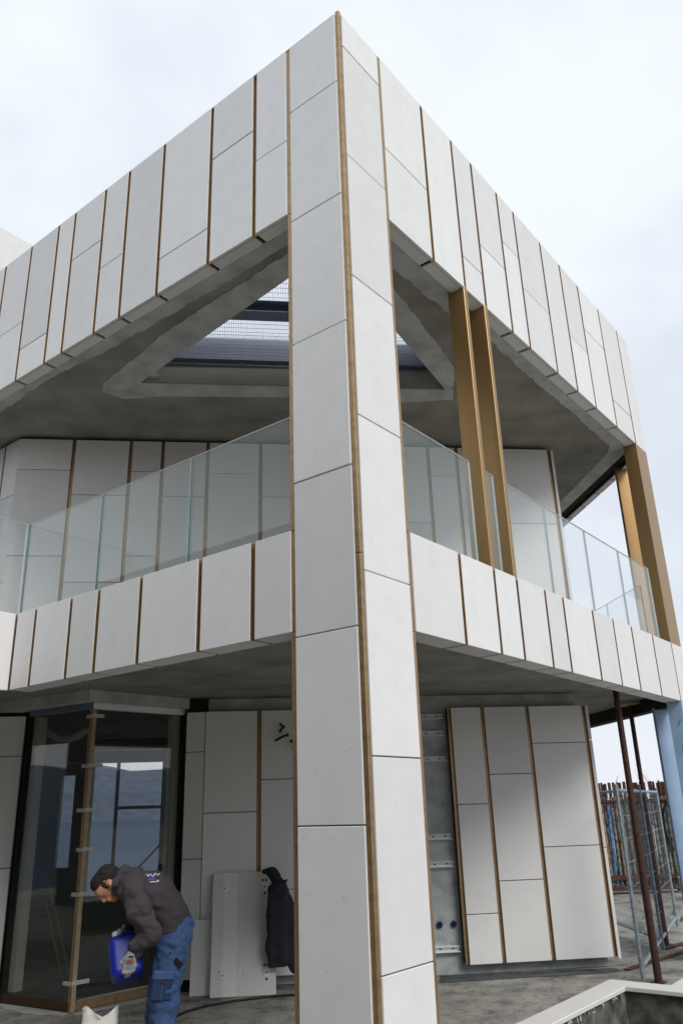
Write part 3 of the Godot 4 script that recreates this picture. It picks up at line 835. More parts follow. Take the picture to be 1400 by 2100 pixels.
func bag() -> void:
	var base := Vector3(0.19, 0.0, -2.60)
	var ax := Vector3(0.62, 0, 0.78)
	var az := Vector3(0.78, 0, -0.62)
	var g := G.new()
	var rings := []
	var f := FastNoiseLite.new(); f.frequency = 3.0
	for k in 9:
		var s := k / 8.0
		var ring := []
		for i in 24:
			var a := TAU * i / 24
			var cx := signf(cos(a)) * pow(absf(cos(a)), 0.55)
			var cz := signf(sin(a)) * pow(absf(sin(a)), 0.55)
			var h := 0.40 * s
			if k == 8: h += 0.03 * absf(cx) - 0.055 * (1.0 - absf(cx)) * 1.2
			var q := base + ax * cx * (0.135 - 0.012 * s) + az * cz * (0.085 - 0.02 * s * s) + Vector3(0, h + 0.004, 0)
			q += Vector3(f.get_noise_3dv(q * 3.0), 0, f.get_noise_3dv(q * 3.0 + Vector3.ONE * 9)) * 0.014
			ring.append(q)
		rings.append(ring)
	for k in 8:
		for i in 24:
			var j := (i + 1) % 24
			g.quad_out(rings[k][i], rings[k][j], rings[k + 1][j], rings[k + 1][i], base + Vector3(0, 0.2, 0))
			var sh := 0.94
			var mid := base + Vector3(0, 0.2, 0)
			var inn := func(p: Vector3) -> Vector3: return Vector3(mid.x + (p.x - mid.x) * sh, p.y, mid.z + (p.z - mid.z) * sh)
			g.quad(inn.call(rings[k][j]), inn.call(rings[k][i]), inn.call(rings[k + 1][i]), inn.call(rings[k + 1][j]))
	for i in 24: g.tri(base + Vector3(0, 0.24, 0), rings[4][(i + 1) % 24], rings[4][i])
	tag(put("paper_bag", g, M.paper), "open white paper sack standing on the floor before the bay window", "bag")

func planter() -> void:
	var t := thing("planter", "concrete planter trough with a white stone coping, lower right", "planter")
	var y := 0.45
	var g := G.new()
	# walls: hollow trough, stepping to the right
	g.ab(Vector3(-0.6, 0, 0.20), Vector3(2.65, y - 0.03, 0.33)); g.ab(Vector3(2.51, 0, 0.331), Vector3(2.65, y - 0.03, 3.4))
	g.ab(Vector3(2.651, 0, 0.64), Vector3(6.2, y - 0.03, 0.78)); g.ab(Vector3(-0.6, 0, 3.3), Vector3(2.509, y - 0.03, 3.4)); g.ab(Vector3(-0.6, 0, 0.331), Vector3(-0.5, y - 0.03, 3.299))
	put("trough_wall", g, M.planter_concrete, t)
	g = G.new(); g.ab(Vector3(-0.499, 0.01, 0.332), Vector3(2.508, 0.05, 3.298))
	put("trough_floor", g, M.planter_concrete, t)
	for q in [[Vector3(-0.62, 0, 0.16), Vector3(2.482, 0, 0.35)], [Vector3(2.488, 0, 0.16), Vector3(2.686, 0, 3.42)], [Vector3(2.692, 0, 0.60), Vector3(6.2, 0, 0.80)]]:
		g = G.new(); g.ab(q[0] + Vector3(0, y - 0.03, 0), q[1] + Vector3(0, y, 0), 0.004)
		put("coping_stone", g, M.coping, t)
	g = G.new()
	rng.seed = 21
	for i in 26:      # mortar squeezed out under the coping
		var x := rng.randf_range(0.6, 2.48)
		g.box(Transform3D(Basis(Vector3(rng.randf(), rng.randf(), 1).normalized(), rng.randf() * 3.0), Vector3(x, y - 0.035 - rng.randf() * 0.03, 0.333)), Vector3(0.05, 0.016, 0.008) * rng.randf_range(0.5, 1.5), 0.003)
	stuff(put("mortar_smear", g, M.primer, t))
	g = G.new(); g.tube(PackedVector3Array([Vector3(2.2, 0.24, 0.3302), Vector3(2.2, 0.24, 0.334)]), 0.022, 12)
	put("drain_hole", g, M.dark_gap, t)

func fence_panel(a: Vector3, b: Vector3, label: String, h: float) -> void:
	var t := thing("site_fence", label, "fence", Vector3.ZERO, "mobile mesh fence panels")
	var d := (b - a).normalized()
	var g: G
	for q in [a, b]:
		g = G.new(); g.tube(PackedVector3Array([q + Vector3(0, 0.02, 0), q + Vector3(0, h, 0)]), 0.021, 10)
		put("post", g, M.galvanised, t)
	for y in [0.13, h - 0.06]:
		g = G.new(); g.tube(PackedVector3Array([a + Vector3(0, y, 0), b + Vector3(0, y, 0)]), 0.019, 10)
		put("rail", g, M.galvanised, t)
	var m := a.lerp(b, 0.5)
	g = G.new()
	var L := a.distance_to(b)
	for i in int(L / 0.06):
		var p := a + d * (0.03 + i * 0.06)
		g.tube(PackedVector3Array([p + Vector3(0, 0.13, 0), p + Vector3(0, h - 0.06, 0)]), 0.0012, 3, -1.0, false)
	for k in 8:
		var y := 0.16 + k * (h - 0.25) / 7.0
		g.tube(PackedVector3Array([a + Vector3(0, y, 0), m + Vector3(0, y - 0.006, 0), b + Vector3(0, y, 0)]), 0.0032, 4, -1.0, false)
	stuff(put("wire_mesh", g, M.wire, t))

func fences() -> void:
	fence_panel(Vector3(5.043, 0, -0.47), Vector3(8.88, 0, -1.31), "mesh fence panel whose near post stands beside the front steel prop", 1.86)
	fence_panel(Vector3(6.867, 0, -0.86), Vector3(9.55, 0, -3.12), "mesh fence panel running back behind the right wall edge", 1.88)
	var g := G.new(); g.bar(Vector3(5.55, 0.012, -0.83), Vector3(7.6, 0.012, -0.55), 0.07, 0.012)
	tag(put("steel_flat_bar", g, M.rust), "nearer rusty flat bar on the ground under the fence", "steel bar", "rusty bars under the fence")
	g = G.new(); g.bar(Vector3(7.0, 0.012, -0.9), Vector3(9.2, 0.012, -0.6), 0.08, 0.012)
	tag(put("steel_flat_bar", g, M.rust), "farther rusty flat bar on the ground near the blue column", "steel bar", "rusty bars under the fence")

func poles() -> void:
	# steel poles stored upright in a rack
	rng.seed = 5
	var a := Vector3(11.75, 0, -5.1)
	var b := Vector3(13.62, 0, -2.70)
	var d := (b - a).normalized()
	var back := Vector3(d.z, 0, -d.x)
	if back.dot(Vector3(12, 0, -4)) < 0: back = -back
	var protos := []
	var kinds := ["pole_blue", "pole_grey", "pole_brown", "pole_green"]
	var words := ["blue painted steel pole standing in the rusty rack", "grey steel pole with rust patches standing in the rusty rack", "brown rusted steel pole standing in the rusty rack", "dull green steel pole standing in the rusty rack"]
	for k in 4:
		var t := Node3D.new()
		var g := G.new(); g.tube(PackedVector3Array([Vector3(0, 0.16, 0), Vector3(0, 1.78, 0)]), 0.029, 8)
		put("outer_tube", g, M[kinds[k]], t)
		g = G.new(); g.tube(PackedVector3Array([Vector3(0, 1.78, 0), Vector3(0, 2.05, 0)]), 0.023, 8)
		put("inner_tube", g, M.rust, t)
		g = G.new(); g.tube(PackedVector3Array([Vector3(0, 1.66, 0), Vector3(0, 1.72, 0)]), 0.038, 8)
		put("collar", g, M.rust, t)
		protos.append(t)
	var i := 0
	for row in 3:
		var n := 34
		for k in n:
			var kind: int = [1, 2, 3, 1, 0, 2, 1, 3, 2, 1, 2, 3, 0, 1][(k * 3 + row * 5 + int(rng.randf() * 3.0)) % 14]
			var o: Node3D = protos[kind].duplicate()
			o.name = numbered("steel_pole")
			add_child(o)
			o.position = a + d * (k * a.distance_to(b) / (n - 1.0) + rng.randf_range(-0.014, 0.014)) + back * row * 0.11 + Vector3(0, rng.randf_range(-0.03, 0.015), 0)
			o.rotation = Vector3(rng.randf_range(-0.02, 0.02), rng.randf() * TAU, rng.randf_range(-0.02, 0.02))
			tag(o, words[kind], "steel pole", "steel poles stored upright in the rack")
			i += 1
	for p in protos: p.free()
	var t := thing("storage_rack", "low rusty steel rack holding the upright poles", "rack")
	for q in [[-0.07, 0.10], [-0.07, 0.30], [0.33, 0.10], [0.33, 0.30]]:
		var g := G.new(); g.bar(a - d * 0.1 + back * q[0] + Vector3(0, q[1], 0), b + d * 0.1 + back * q[0] + Vector3(0, q[1], 0), 0.05, 0.07)
		put("rail", g, M.rust, t)
	for q in [a - d * 0.1, b + d * 0.1]:
		for z in [-0.07, 0.33]:
			var g := G.new(); g.ab(q + back * z + Vector3(-0.03, 0, -0.03), q + back * z + Vector3(0.03, 1.72 if z < 0 else 1.75, 0.03))
			put("post", g, M.rust, t)
	var g2 := G.new(); g2.bar(a - d * 0.1 - back * 0.07 + Vector3(0, 1.70, 0), b + d * 0.1 - back * 0.07 + Vector3(0, 1.70, 0), 0.03, 0.04)
	put("rail", g2, M.rust, t)
	g2 = G.new(); g2.bar(a - d * 0.1 + back * 0.13 + Vector3(0, 0.13, 0), b + d * 0.1 + back * 0.13 + Vector3(0, 0.13, 0), 0.34, 0.03)
	put("base_plate", g2, M.rust, t)

func beyond() -> void:
	var g: G
	rng.seed = 9
	# stacked steel deck planks at the right edge
	for i in 5:
		g = G.new()
		var y := 0.05 + i * 0.075
		var a := Vector3(12.2 + 0.08 * (i % 2), y, -2.12 - 0.05 * (i % 3))
		var b := a + Vector3(1.9, 0, 1.7)
		g.bar(a, b, 0.30, 0.012); g.bar(a + Vector3(0.1, 0.02, -0.12), b + Vector3(0.1, 0.02, -0.12), 0.02, 0.05); g.bar(a + Vector3(-0.1, 0.02, 0.12), b + Vector3(-0.1, 0.02, 0.12), 0.02, 0.05)
		tag(put("deck_plank", g, M.galvanised), ["bottom", "second lowest", "middle", "second highest", "top"][i] + " grey steel deck plank of the stack beside the rack", "deck plank", "stacked steel deck planks")
	# white van
	var t := thing("parked_van", "white van parked far off behind the poles at the right edge", "van")
	var X := Transform3D(Basis(Vector3.UP, 0.7), Vector3(21.2, 0, -3.9))
	g = G.new()
	var side := [Vector2(-2.3, 0.35), Vector2(2.3, 0.35), Vector2(2.3, 0.95), Vector2(1.75, 1.1), Vector2(1.2, 1.85), Vector2(-2.25, 1.9)]
	for k in side.size():
		var p: Vector2 = side[k]; var q: Vector2 = side[(k + 1) % side.size()]
		g.quad_out(X * Vector3(p.x, p.y, -0.85), X * Vector3(q.x, q.y, -0.85), X * Vector3(q.x, q.y, 0.85), X * Vector3(p.x, p.y, 0.85), X * Vector3(0, 1, 0))
	for z in [-0.85, 0.85]:
		for k in range(1, side.size() - 1):
			g.tri_out(X * Vector3(side[0].x, side[0].y, z), X * Vector3(side[k].x, side[k].y, z), X * Vector3(side[k + 1].x, side[k + 1].y, z), X * Vector3(0, 1, 0))
	put("van_body", g, M.white_paint, t)
	for z in [-0.856, 0.856]:
		g = G.new(); g.box(X * Transform3D(Basis(), Vector3(0.9, 1.42, z)), Vector3(0.8, 0.5, 0.01)); put("side_window", g, M.van_glass, t)
		for x in [-1.4, 1.5]:
			g = G.new(); g.tube(PackedVector3Array([X * Vector3(x, 0.33, z - 0.1 * signf(z)), X * Vector3(x, 0.33, z + 0.03 * signf(z))]), 0.33, 16); put("wheel", g, M.cable_black, t)
		g = G.new(); g.box(X * Transform3D(Basis(), Vector3(-2.28, 1.0, z * 0.9)), Vector3(0.06, 0.3, 0.12)); put("tail_light", g, M.brick_red, t)
	# bare shrub behind the poles
	for s in [[Vector3(16.5, 0, -5.6), "bare leafless shrub rising behind the steel poles"], [Vector3(17.4, 0, -3.7), "bare leafless shrub beside the wrapped blue column"]]:
		t = thing("bare_shrub", s[1], "shrub", s[0], "bare shrubs behind the poles")
		g = G.new()
		var tw := G.new()
		for i in 26:
			var az := rng.randf() * TAU
			var ln := rng.randf_range(1.2, 2.6)
			var d := Vector3(cos(az) * 0.45, 1, sin(az) * 0.45).normalized()
			var p0 := Vector3(cos(az), 0, sin(az)) * 0.1
			var p1 := p0 + d * ln * 0.5
			var p2 := p1 + (d + Vector3(rng.randf_range(-0.3, 0.3), 0.1, rng.randf_range(-0.3, 0.3))).normalized() * ln * 0.5
			g.tube(PackedVector3Array([p0, p1, p2]), 0.014, 4, 0.004, false)
			for k in 7:
				var q := p1.lerp(p2, k / 7.0)
				var e := (d + Vector3(rng.randf_range(-1, 1), rng.randf_range(0, 0.6), rng.randf_range(-1, 1))).normalized()
				tw.tube(PackedVector3Array([q, q + e * rng.randf_range(0.2, 0.55)]), 0.005, 3, 0.002, false)
		put("stem", g, M.twig, t)
		stuff(put("twigs", tw, M.twig, t))
	# looped hose over the rack's end
	g = G.new()
	var path := PackedVector3Array()
	for i in 64:
		var s := TAU * i / 63.0 * 3.0
		path.append(Vector3(13.45, 1.15 + 0.42 * cos(s) + 0.01 * i / 6.0, -2.66 + 0.14 * sin(s) + i * 0.001))
	g.tube(path, 0.014, 6)
	tag(put("hose_coil", g, M.cable_black), "black hose coil hanging at the right end of the pole rack", "hose")
	# rubble on the ground
	for i in 14:
		g = G.new()
		var p := Vector3(rng.randf_range(7.4, 11.5), 0, 0)
		p.z = -0.6 - (p.x - 7.0) * 0.42 + rng.randf_range(-0.6, 0.5)
		var s := rng.randf_range(0.05, 0.13)
		var pts := PackedVector3Array()
		var o := p + Vector3(0, s * 0.3, 0)
		var ring := []
		for k in 7:
			var an := TAU * k / 7
			ring.append([o + Vector3(cos(an) * s * rng.randf_range(0.7, 1.2), -s * 0.3, sin(an) * s * rng.randf_range(0.7, 1.2)), o + Vector3(cos(an) * s * rng.randf_range(0.4, 0.8), s * rng.randf_range(0.1, 0.4), sin(an) * s * rng.randf_range(0.4, 0.8))])
		for k in 7:
			var q = ring[k]; var q2 = ring[(k + 1) % 7]
			g.quad_out(q[0], q2[0], q2[1], q[1], o); g.tri_out(q[1], q2[1], o + Vector3(0, s * 0.4, 0), o)
		tag(put("rubble_piece", g, M.rubble), "lump of concrete rubble on the ground behind the fence", "rubble", "rubble behind the fence")

# ---------------------------------------------------------------- bodies
# prim: [a, b, ra, rb, (scale)]; fields join by a smooth minimum, then surface nets
func net(prims: Array, cell: float, k: float, amp := 0.0, freq := 8.0, sd := 1) -> ArrayMesh:
	var lo := Vector3.ONE * 1e9
	var hi := -lo
	for p in prims:
		var rr := maxf(p[2], p[3]) + 3.0 * k + amp + cell * 2
		var q1: Vector3 = p[0] - p[1] if p.size() > 5 else p[0].min(p[1])
		var q2: Vector3 = p[0] + p[1] if p.size() > 5 else p[0].max(p[1])
		lo = lo.min(q1 - Vector3.ONE * rr); hi = hi.max(q2 + Vector3.ONE * rr)
	var nx := int((hi.x - lo.x) / cell) + 2
	var ny := int((hi.y - lo.y) / cell) + 2
	var nz := int((hi.z - lo.z) / cell) + 2
	var s := PackedFloat32Array(); s.resize(nx * ny * nz); s.fill(0.0)
	for p in prims:
		var a: Vector3 = p[0]
		var ba: Vector3 = p[1] - p[0]
		var bb := maxf(ba.length_squared(), 1e-9)
		var ra: float = p[2]
		var dr: float = p[3] - p[2]
		var zs: Vector3 = p[4] if p.size() > 4 else Vector3.ONE
		var rr := maxf(p[2], p[3]) + 3.0 * k + amp + cell
		var q1: Vector3 = p[0] - p[1] if p.size() > 5 else p[0].min(p[1])
		var q2: Vector3 = p[0] + p[1] if p.size() > 5 else p[0].max(p[1])
		var l: Vector3 = ((q1 - Vector3.ONE * rr - lo) / cell).max(Vector3.ZERO)
		var h: Vector3 = ((q2 + Vector3.ONE * rr - lo) / cell).min(Vector3(nx - 1, ny - 1, nz - 1))
		for z in range(int(l.z), int(h.z) + 1):
			for y in range(int(l.y), int(h.y) + 1):
				var row := (z * ny + y) * nx
				for x in range(int(l.x), int(h.x) + 1):
					var q := Vector3(lo.x + x * cell, lo.y + y * cell, lo.z + z * cell) - a
					if p.size() > 5:      # rounded box: centre, half size, rounding
						var o: Vector3 = q.abs() - p[1]
						s[row + x] += exp(-(o.max(Vector3.ZERO).length() + minf(maxf(o.x, maxf(o.y, o.z)), 0.0) - ra) / k)
						continue
					var t := clampf(q.dot(ba) / bb, 0.0, 1.0)
					var d := ((q - ba * t) * zs).length() - ra - dr * t
					s[row + x] += exp(-d / k)
	var nf := FastNoiseLite.new(); nf.seed = sd; nf.frequency = freq; nf.fractal_octaves = 2
	for i in s.size():
		if s[i] > 1e-6:
			var d := -k * log(s[i])
			if amp > 0.0 and absf(d) < amp * 2.5 + cell * 2.0:
				var x := i % nx
				var y := (i / nx) % ny
				var z := i / (nx * ny)
				d += amp * nf.get_noise_3d(lo.x + x * cell, (lo.y + y * cell) * 1.6, lo.z + z * cell)
			s[i] = d
		else: s[i] = 1.0
	var idx := PackedInt32Array(); idx.resize(s.size()); idx.fill(-1)
	var V := PackedVector3Array()
	var off := [0, 1, nx, nx + 1, nx * ny, nx * ny + 1, nx * ny + nx, nx * ny + nx + 1]
	var cor := [Vector3(0, 0, 0), Vector3(1, 0, 0), Vector3(0, 1, 0), Vector3(1, 1, 0), Vector3(0, 0, 1), Vector3(1, 0, 1), Vector3(0, 1, 1), Vector3(1, 1, 1)]
	var edges := [[0, 1], [2, 3], [4, 5], [6, 7], [0, 2], [1, 3], [4, 6], [5, 7], [0, 4], [1, 5], [2, 6], [3, 7]]
	for z in nz - 1:
		for y in ny - 1:
			for x in nx - 1:
				var i := (z * ny + y) * nx + x
				var c := 0
				for j in 8:
					if s[i + off[j]] < 0.0: c += 1
				if c == 0 or c == 8: continue
				var sum := Vector3.ZERO
				var m := 0
				for e in edges:
					var d0 := s[i + off[e[0]]]
					var d1 := s[i + off[e[1]]]
					if (d0 < 0.0) != (d1 < 0.0):
						sum += cor[e[0]].lerp(cor[e[1]], d0 / (d0 - d1)); m += 1
				idx[i] = V.size()
				V.append(lo + (Vector3(x, y, z) + sum / m) * cell)
	var st := SurfaceTool.new()
	st.begin(Mesh.PRIMITIVE_TRIANGLES)
	for q in V: st.add_vertex(q)
	var strides := [1, nx, nx * ny]
	for z in range(1, nz - 1):
		for y in range(1, ny - 1):
			for x in range(1, nx - 1):
				var i := (z * ny + y) * nx + x
				var inside := s[i] < 0.0
				for ax in 3:
					if inside == (s[i + strides[ax]] < 0.0): continue
					var b: int = strides[(ax + 1) % 3]
					var c: int = strides[(ax + 2) % 3]
					var q := [idx[i], idx[i - b], idx[i - b - c], idx[i - c]]
					if q.has(-1): continue
					for o in ([0, 2, 1, 0, 3, 2] if inside else [0, 1, 2, 0, 2, 3]): st.add_index(q[o])
	st.generate_normals()
	return st.commit()

func both(p: Array) -> Array:     # mirrored to the other side of the body
	var out := []
	for q in p:
		out.append(q)
		var m: Array = q.duplicate()
		m[0] = Vector3(q[0].x, q[0].y, -q[0].z); m[1] = Vector3(q[1].x, q[1].y, -q[1].z)
		out.append(m)
	return out

func worker() -> void:
	# local frame: x the way he faces, y up, z away from the camera
	var X := Transform3D(Basis(Vector3(-0.768, 0, -0.640), Vector3.UP, Vector3(0.640, 0, -0.768)), Vector3(0.527, 0, -2.393))
	var t := thing("person", "person in dark hoodie and blue work jeans bending over a blue canister", "person")
	t.transform = X
	var V := func(x: float, y: float, z: float) -> Vector3: return Vector3(x, y, z)
	# head axes
	var e := Vector3(0.88, 0.475, 0)
	var f := Vector3(0.475, -0.88, 0)
	var H := Vector3(0.388, 1.215, -0.005)
	var hs := Vector3(1, 1, 1.18)
	var head := [
		[H + e * 0.030 - f * 0.028, H + e * 0.034 + f * 0.02, 0.084, 0.078, hs],
		[H - e * 0.045 + f * 0.03, H - e * 0.078 + f * 0.055, 0.055, 0.032, hs],
		[H + e * 0.018 + f * 0.082, H - e * 0.022 + f * 0.108, 0.010, 0.014],
		[H + e * 0.03 + f * 0.072 - Vector3(0, 0, 0.03), H + e * 0.03 + f * 0.072 + Vector3(0, 0, 0.03), 0.018, 0.018],
		[H - e * 0.05 + f * 0.083 - Vector3(0, 0, 0.018), H - e * 0.05 + f * 0.083 + Vector3(0, 0, 0.018), 0.011, 0.011],
		[H - e * 0.004 - f * 0.016 - Vector3(0, 0, 0.082), H - e * 0.032 - f * 0.008 - Vector3(0, 0, 0.078), 0.017, 0.010],
		[H - e * 0.004 - f * 0.016 + Vector3(0, 0, 0.082), H - e * 0.032 - f * 0.008 + Vector3(0, 0, 0.078), 0.017, 0.010],
		[H - e * 0.05 - f * 0.03, V.call(0.25, 1.215, 0), 0.056, 0.06]]
	var nearw := V.call(0.176, 0.780, -0.195)
	var farw := V.call(0.255, 0.875, 0.10)
	var limbs := [
		[V.call(0.25, 1.2, 0), V.call(0.04, 1.11, 0), 0.09, 0.11, Vector3(1, 1, 0.7)], [V.call(0.04, 1.11, 0), V.call(-0.1, 0.9, 0), 0.11, 0.11, Vector3(1, 1, 0.75)],
		[V.call(0.215, 1.18, -0.17), V.call(0.075, 0.905, -0.255), 0.055, 0.042], [V.call(0.075, 0.905, -0.255), nearw, 0.042, 0.027],
		[V.call(0.235, 1.20, 0.17), V.call(0.16, 0.98, 0.24), 0.055, 0.042], [V.call(0.16, 0.98, 0.24), farw, 0.042, 0.027],
		[V.call(-0.11, 0.87, -0.09), V.call(-0.05, 0.47, -0.1), 0.085, 0.058], [V.call(-0.05, 0.47, -0.1), V.call(-0.05, 0.09, -0.1), 0.056, 0.04],
		[V.call(-0.11, 0.87, 0.09), V.call(-0.03, 0.47, 0.11), 0.085, 0.058], [V.call(-0.03, 0.47, 0.11), V.call(-0.02, 0.09, 0.11), 0.056, 0.04]]
	var st := SurfaceTool.new()
	st.append_from(net(limbs, 0.018, 0.012), 0, Transform3D())
	st.append_from(net(head, 0.005, 0.010), 0, Transform3D())
	put("body", st.commit(), M.skin, t)
	var eyes := G.new()
	for z in [-0.032, 0.032]:
		var c: Vector3 = H + e * 0.012 + f * 0.079 + Vector3(0, 0, z)
		eyes.tube(PackedVector3Array([c - e * 0.005, c + e * 0.003]), 0.008, 8)
	put("eyes", eyes, M.hair, t)
	put("hair", net([
		[H + e * 0.040 - f * 0.045, H + e * 0.060 + f * 0.012, 0.088, 0.076, hs],
		[H - e * 0.015 - f * 0.062, H - e * 0.05 - f * 0.055, 0.066, 0.052, hs],
		[H + e * 0.075 + f * 0.02, H + e * 0.085 + f * 0.03, 0.052, 0.045, hs],
		[H + e * 0.03 + f * 0.012 - Vector3(0, 0, 0.064), H + e * 0.004 + f * 0.016 - Vector3(0, 0, 0.066), 0.013, 0.007],
		[H + e * 0.03 + f * 0.012 + Vector3(0, 0, 0.064), H + e * 0.004 + f * 0.016 + Vector3(0, 0, 0.066), 0.013, 0.007]], 0.005, 0.008, 0.006, 34.0, 4), M.hair, t)
	# hoodie
	var hp := both([
		[V.call(-0.085, 0.895, 0.065), V.call(-0.035, 1.01, 0.07), 0.135, 0.14], [V.call(-0.035, 1.01, 0.07), V.call(0.06, 1.135, 0.08), 0.14, 0.148],
		[V.call(0.06, 1.135, 0.08), V.call(0.205, 1.19, 0.105), 0.148, 0.118]])
	hp.append_array([
		[V.call(-0.12, 0.92, -0.02), V.call(0.0, 0.80, -0.02), 0.10, 0.085]])
	var hm := net(hp, 0.0115, 0.018, 0.020, 5.0, 6)
	var hoodie := put("hoodie", hm, M.hoodie, t)
	put("sleeve", net([[V.call(0.20, 1.195, -0.165), V.call(0.15, 1.05, -0.235), 0.094, 0.084], [V.call(0.15, 1.05, -0.235), V.call(0.06, 0.905, -0.255), 0.084, 0.07], [V.call(0.06, 0.905, -0.255), V.call(0.165, 0.805, -0.205), 0.072, 0.05], [V.call(0.165, 0.805, -0.205), V.call(0.172, 0.797, -0.203), 0.05, 0.047]], 0.0105, 0.014, 0.020, 6.5, 12), M.hoodie, t)
	put("sleeve", net([[V.call(0.225, 1.20, 0.165), V.call(0.16, 0.98, 0.24), 0.092, 0.072], [V.call(0.16, 0.98, 0.24), V.call(0.245, 0.885, 0.12), 0.072, 0.048]], 0.012, 0.014, 0.018, 6.5, 13), M.hoodie, t)
	var hd := []
	for z in [-1.0, 1.0]:
		hd.append_array([[V.call(0.345, 1.165, 0.05 * z), V.call(0.325, 1.235, 0.085 * z), 0.026, 0.032], [V.call(0.325, 1.235, 0.085 * z), V.call(0.285, 1.30, 0.062 * z), 0.032, 0.038], [V.call(0.285, 1.295, 0.062 * z), V.call(0.165, 1.285, 0.03 * z), 0.042, 0.03]])
	hd.append([V.call(0.285, 1.285, 0), V.call(0.15, 1.282, 0), 0.055, 0.03])
	put("hood", net(hd, 0.009, 0.012, 0.010, 11.0, 14), M.hoodie, hoodie)
	# print on the back of the hoodie: white strokes and a blue block lying on the cloth
	var verts := hm.surface_get_arrays(0)[Mesh.ARRAY_VERTEX] as PackedVector3Array
	var on := func(x: float, z: float) -> float:
		var best := 1e9; var yy := 1.3
		for q in verts:
			if q.y < 1.1: continue
			var dd := absf(q.x - x) + absf(q.z - z)
			if dd < best: best = dd; yy = q.y
		return yy
	var marks := [[0.110, -0.150, 0.007, 0.030, 0.3, "white_paint"], [0.095, -0.150, 0.008, 0.035, -0.4, "white_paint"], [0.078, -0.145, 0.008, 0.04, 0.5, "white_paint"], [0.060, -0.14, 0.008, 0.035, -0.2, "white_paint"], [0.044, -0.135, 0.008, 0.03, 0.4, "white_paint"], [0.026, -0.13, 0.008, 0.03, -0.3, "white_paint"], [0.075, -0.185, 0.05, 0.018, 0.1, "blue_print"], [0.03, -0.182, 0.012, 0.014, 0.1, "white_paint"], [0.06, -0.2, 0.06, 0.006, 0.1, "white_paint"]]
	if not M.has("blue_print"): mat("blue_print", rgb(70, 92, 180), 0.8)
	for m in marks:
		var y: float = on.call(m[0], m[1])
		var dx: float = on.call(m[0] + 0.025, m[1]) - on.call(m[0] - 0.025, m[1])
		var dz: float = on.call(m[0], m[1] + 0.025) - on.call(m[0], m[1] - 0.025)
		var nn := Vector3(-dx / 0.05, 1, -dz / 0.05).normalized()
		var xx := (Vector3.RIGHT - nn * nn.x).normalized()
		var g := G.new()
		g.box(Transform3D(Basis(xx, nn, xx.cross(nn)) * Basis(Vector3.UP, m[4]), V.call(m[0], y + 0.001, m[1])), Vector3(m[2], 0.003, m[3]), 0.0005)
		put("back_print", g, M[m[5]], hoodie)
	# jeans
	var jp := both([[V.call(-0.115, 0.895, 0.06), V.call(-0.10, 0.84, 0.07), 0.13, 0.125]])
	jp.append_array([
		[V.call(-0.10, 0.84, -0.09), V.call(-0.055, 0.48, -0.105), 0.122, 0.102], [V.call(-0.055, 0.48, -0.105), V.call(-0.045, 0.07, -0.105), 0.102, 0.088],
		[V.call(-0.10, 0.84, 0.09), V.call(-0.03, 0.48, 0.11), 0.12, 0.10], [V.call(-0.03, 0.48, 0.11), V.call(-0.01, 0.07, 0.115), 0.10, 0.088]])
	var jeans := put("jeans", net(jp, 0.0115, 0.012, 0.018, 8.0, 9), M.jeans, t)
	var FP := Transform3D(Basis(Vector3(-0.97, -0.1, 0.2).normalized(), Vector3(-0.1, 0.99, 0.0).normalized(), Vector3(-0.2, 0, -0.97).normalized()).orthonormalized(), V.call(-0.03, 0.55, -0.212))
	var g := G.new()
	g.box(FP, Vector3(0.145, 0.17, 0.03), 0.012)
	var pk := put("cargo_pocket", g, M.jeans_dark, jeans)
	g = G.new(); g.box(FP * Transform3D(Basis(), Vector3(0, 0.075, 0.006)), Vector3(0.155, 0.06, 0.034), 0.01)
	put("pocket_flap", g, M.jeans, pk)
	g = G.new(); g.box(FP * Transform3D(Basis(), Vector3(0.0, 0.04, 0.0235)), Vector3(0.022, 0.02, 0.006)); put("pocket_button", g, M.bronze_dark, pk)
	g = G.new(); g.box(FP * Transform3D(Basis(), Vector3(0.0, -0.02, 0.0155)), Vector3(0.006, 0.13, 0.003)); put("pocket_seam", g, M.jeans, pk)
	g = G.new(); g.box(Transform3D(Basis(Vector3(0, 0, 1), 0.75), V.call(-0.115, 0.715, -0.208)), Vector3(0.13, 0.04, 0.012), 0.005)
	put("pocket_opening", g, M.black_cloth, jeans)
	for z in [-0.105, 0.115]:
		put("shoe", net([[V.call(-0.06, 0.055, z), V.call(0.09, 0.045, z), 0.05, 0.045], [V.call(0.09, 0.045, z), V.call(0.16, 0.038, z), 0.045, 0.036]], 0.01, 0.01), M.black_cloth, t)
	# gloves: palm, four fingers, thumb
	for hand in [0, 1]:
		var hpn := []
		if hand == 0:
			var w0: Vector3 = V.call(0.178, 0.785, -0.198)
			hpn.append_array([[w0, V.call(0.19, 0.745, -0.196), 0.030, 0.031], [V.call(0.175, 0.735, -0.19), V.call(0.172, 0.705, -0.186), 0.020, 0.017], [V.call(0.21, 0.738, -0.19), V.call(0.215, 0.705, -0.184), 0.020, 0.017], [V.call(0.19, 0.74, -0.195), V.call(0.194, 0.705, -0.188), 0.022, 0.018]])
			for i in 4:
				var x0 := 0.166 + i * 0.0185
				var ln: float = [0.040, 0.052, 0.056, 0.050][i]
				var k0: Vector3 = V.call(x0, 0.702, -0.188)
				var k1: Vector3 = k0 + V.call(0.006, -ln * 0.55, 0.004)
				var k2: Vector3 = k1 + V.call(0.006, -ln * 0.45, 0.020)
				hpn.append_array([[k0, k1, 0.0105, 0.0098], [k1, k2, 0.0098, 0.0085]])
			hpn.append_array([[V.call(0.205, 0.755, -0.188), V.call(0.238, 0.722, -0.172), 0.016, 0.012], [V.call(0.238, 0.722, -0.172), V.call(0.252, 0.69, -0.158), 0.012, 0.010]])
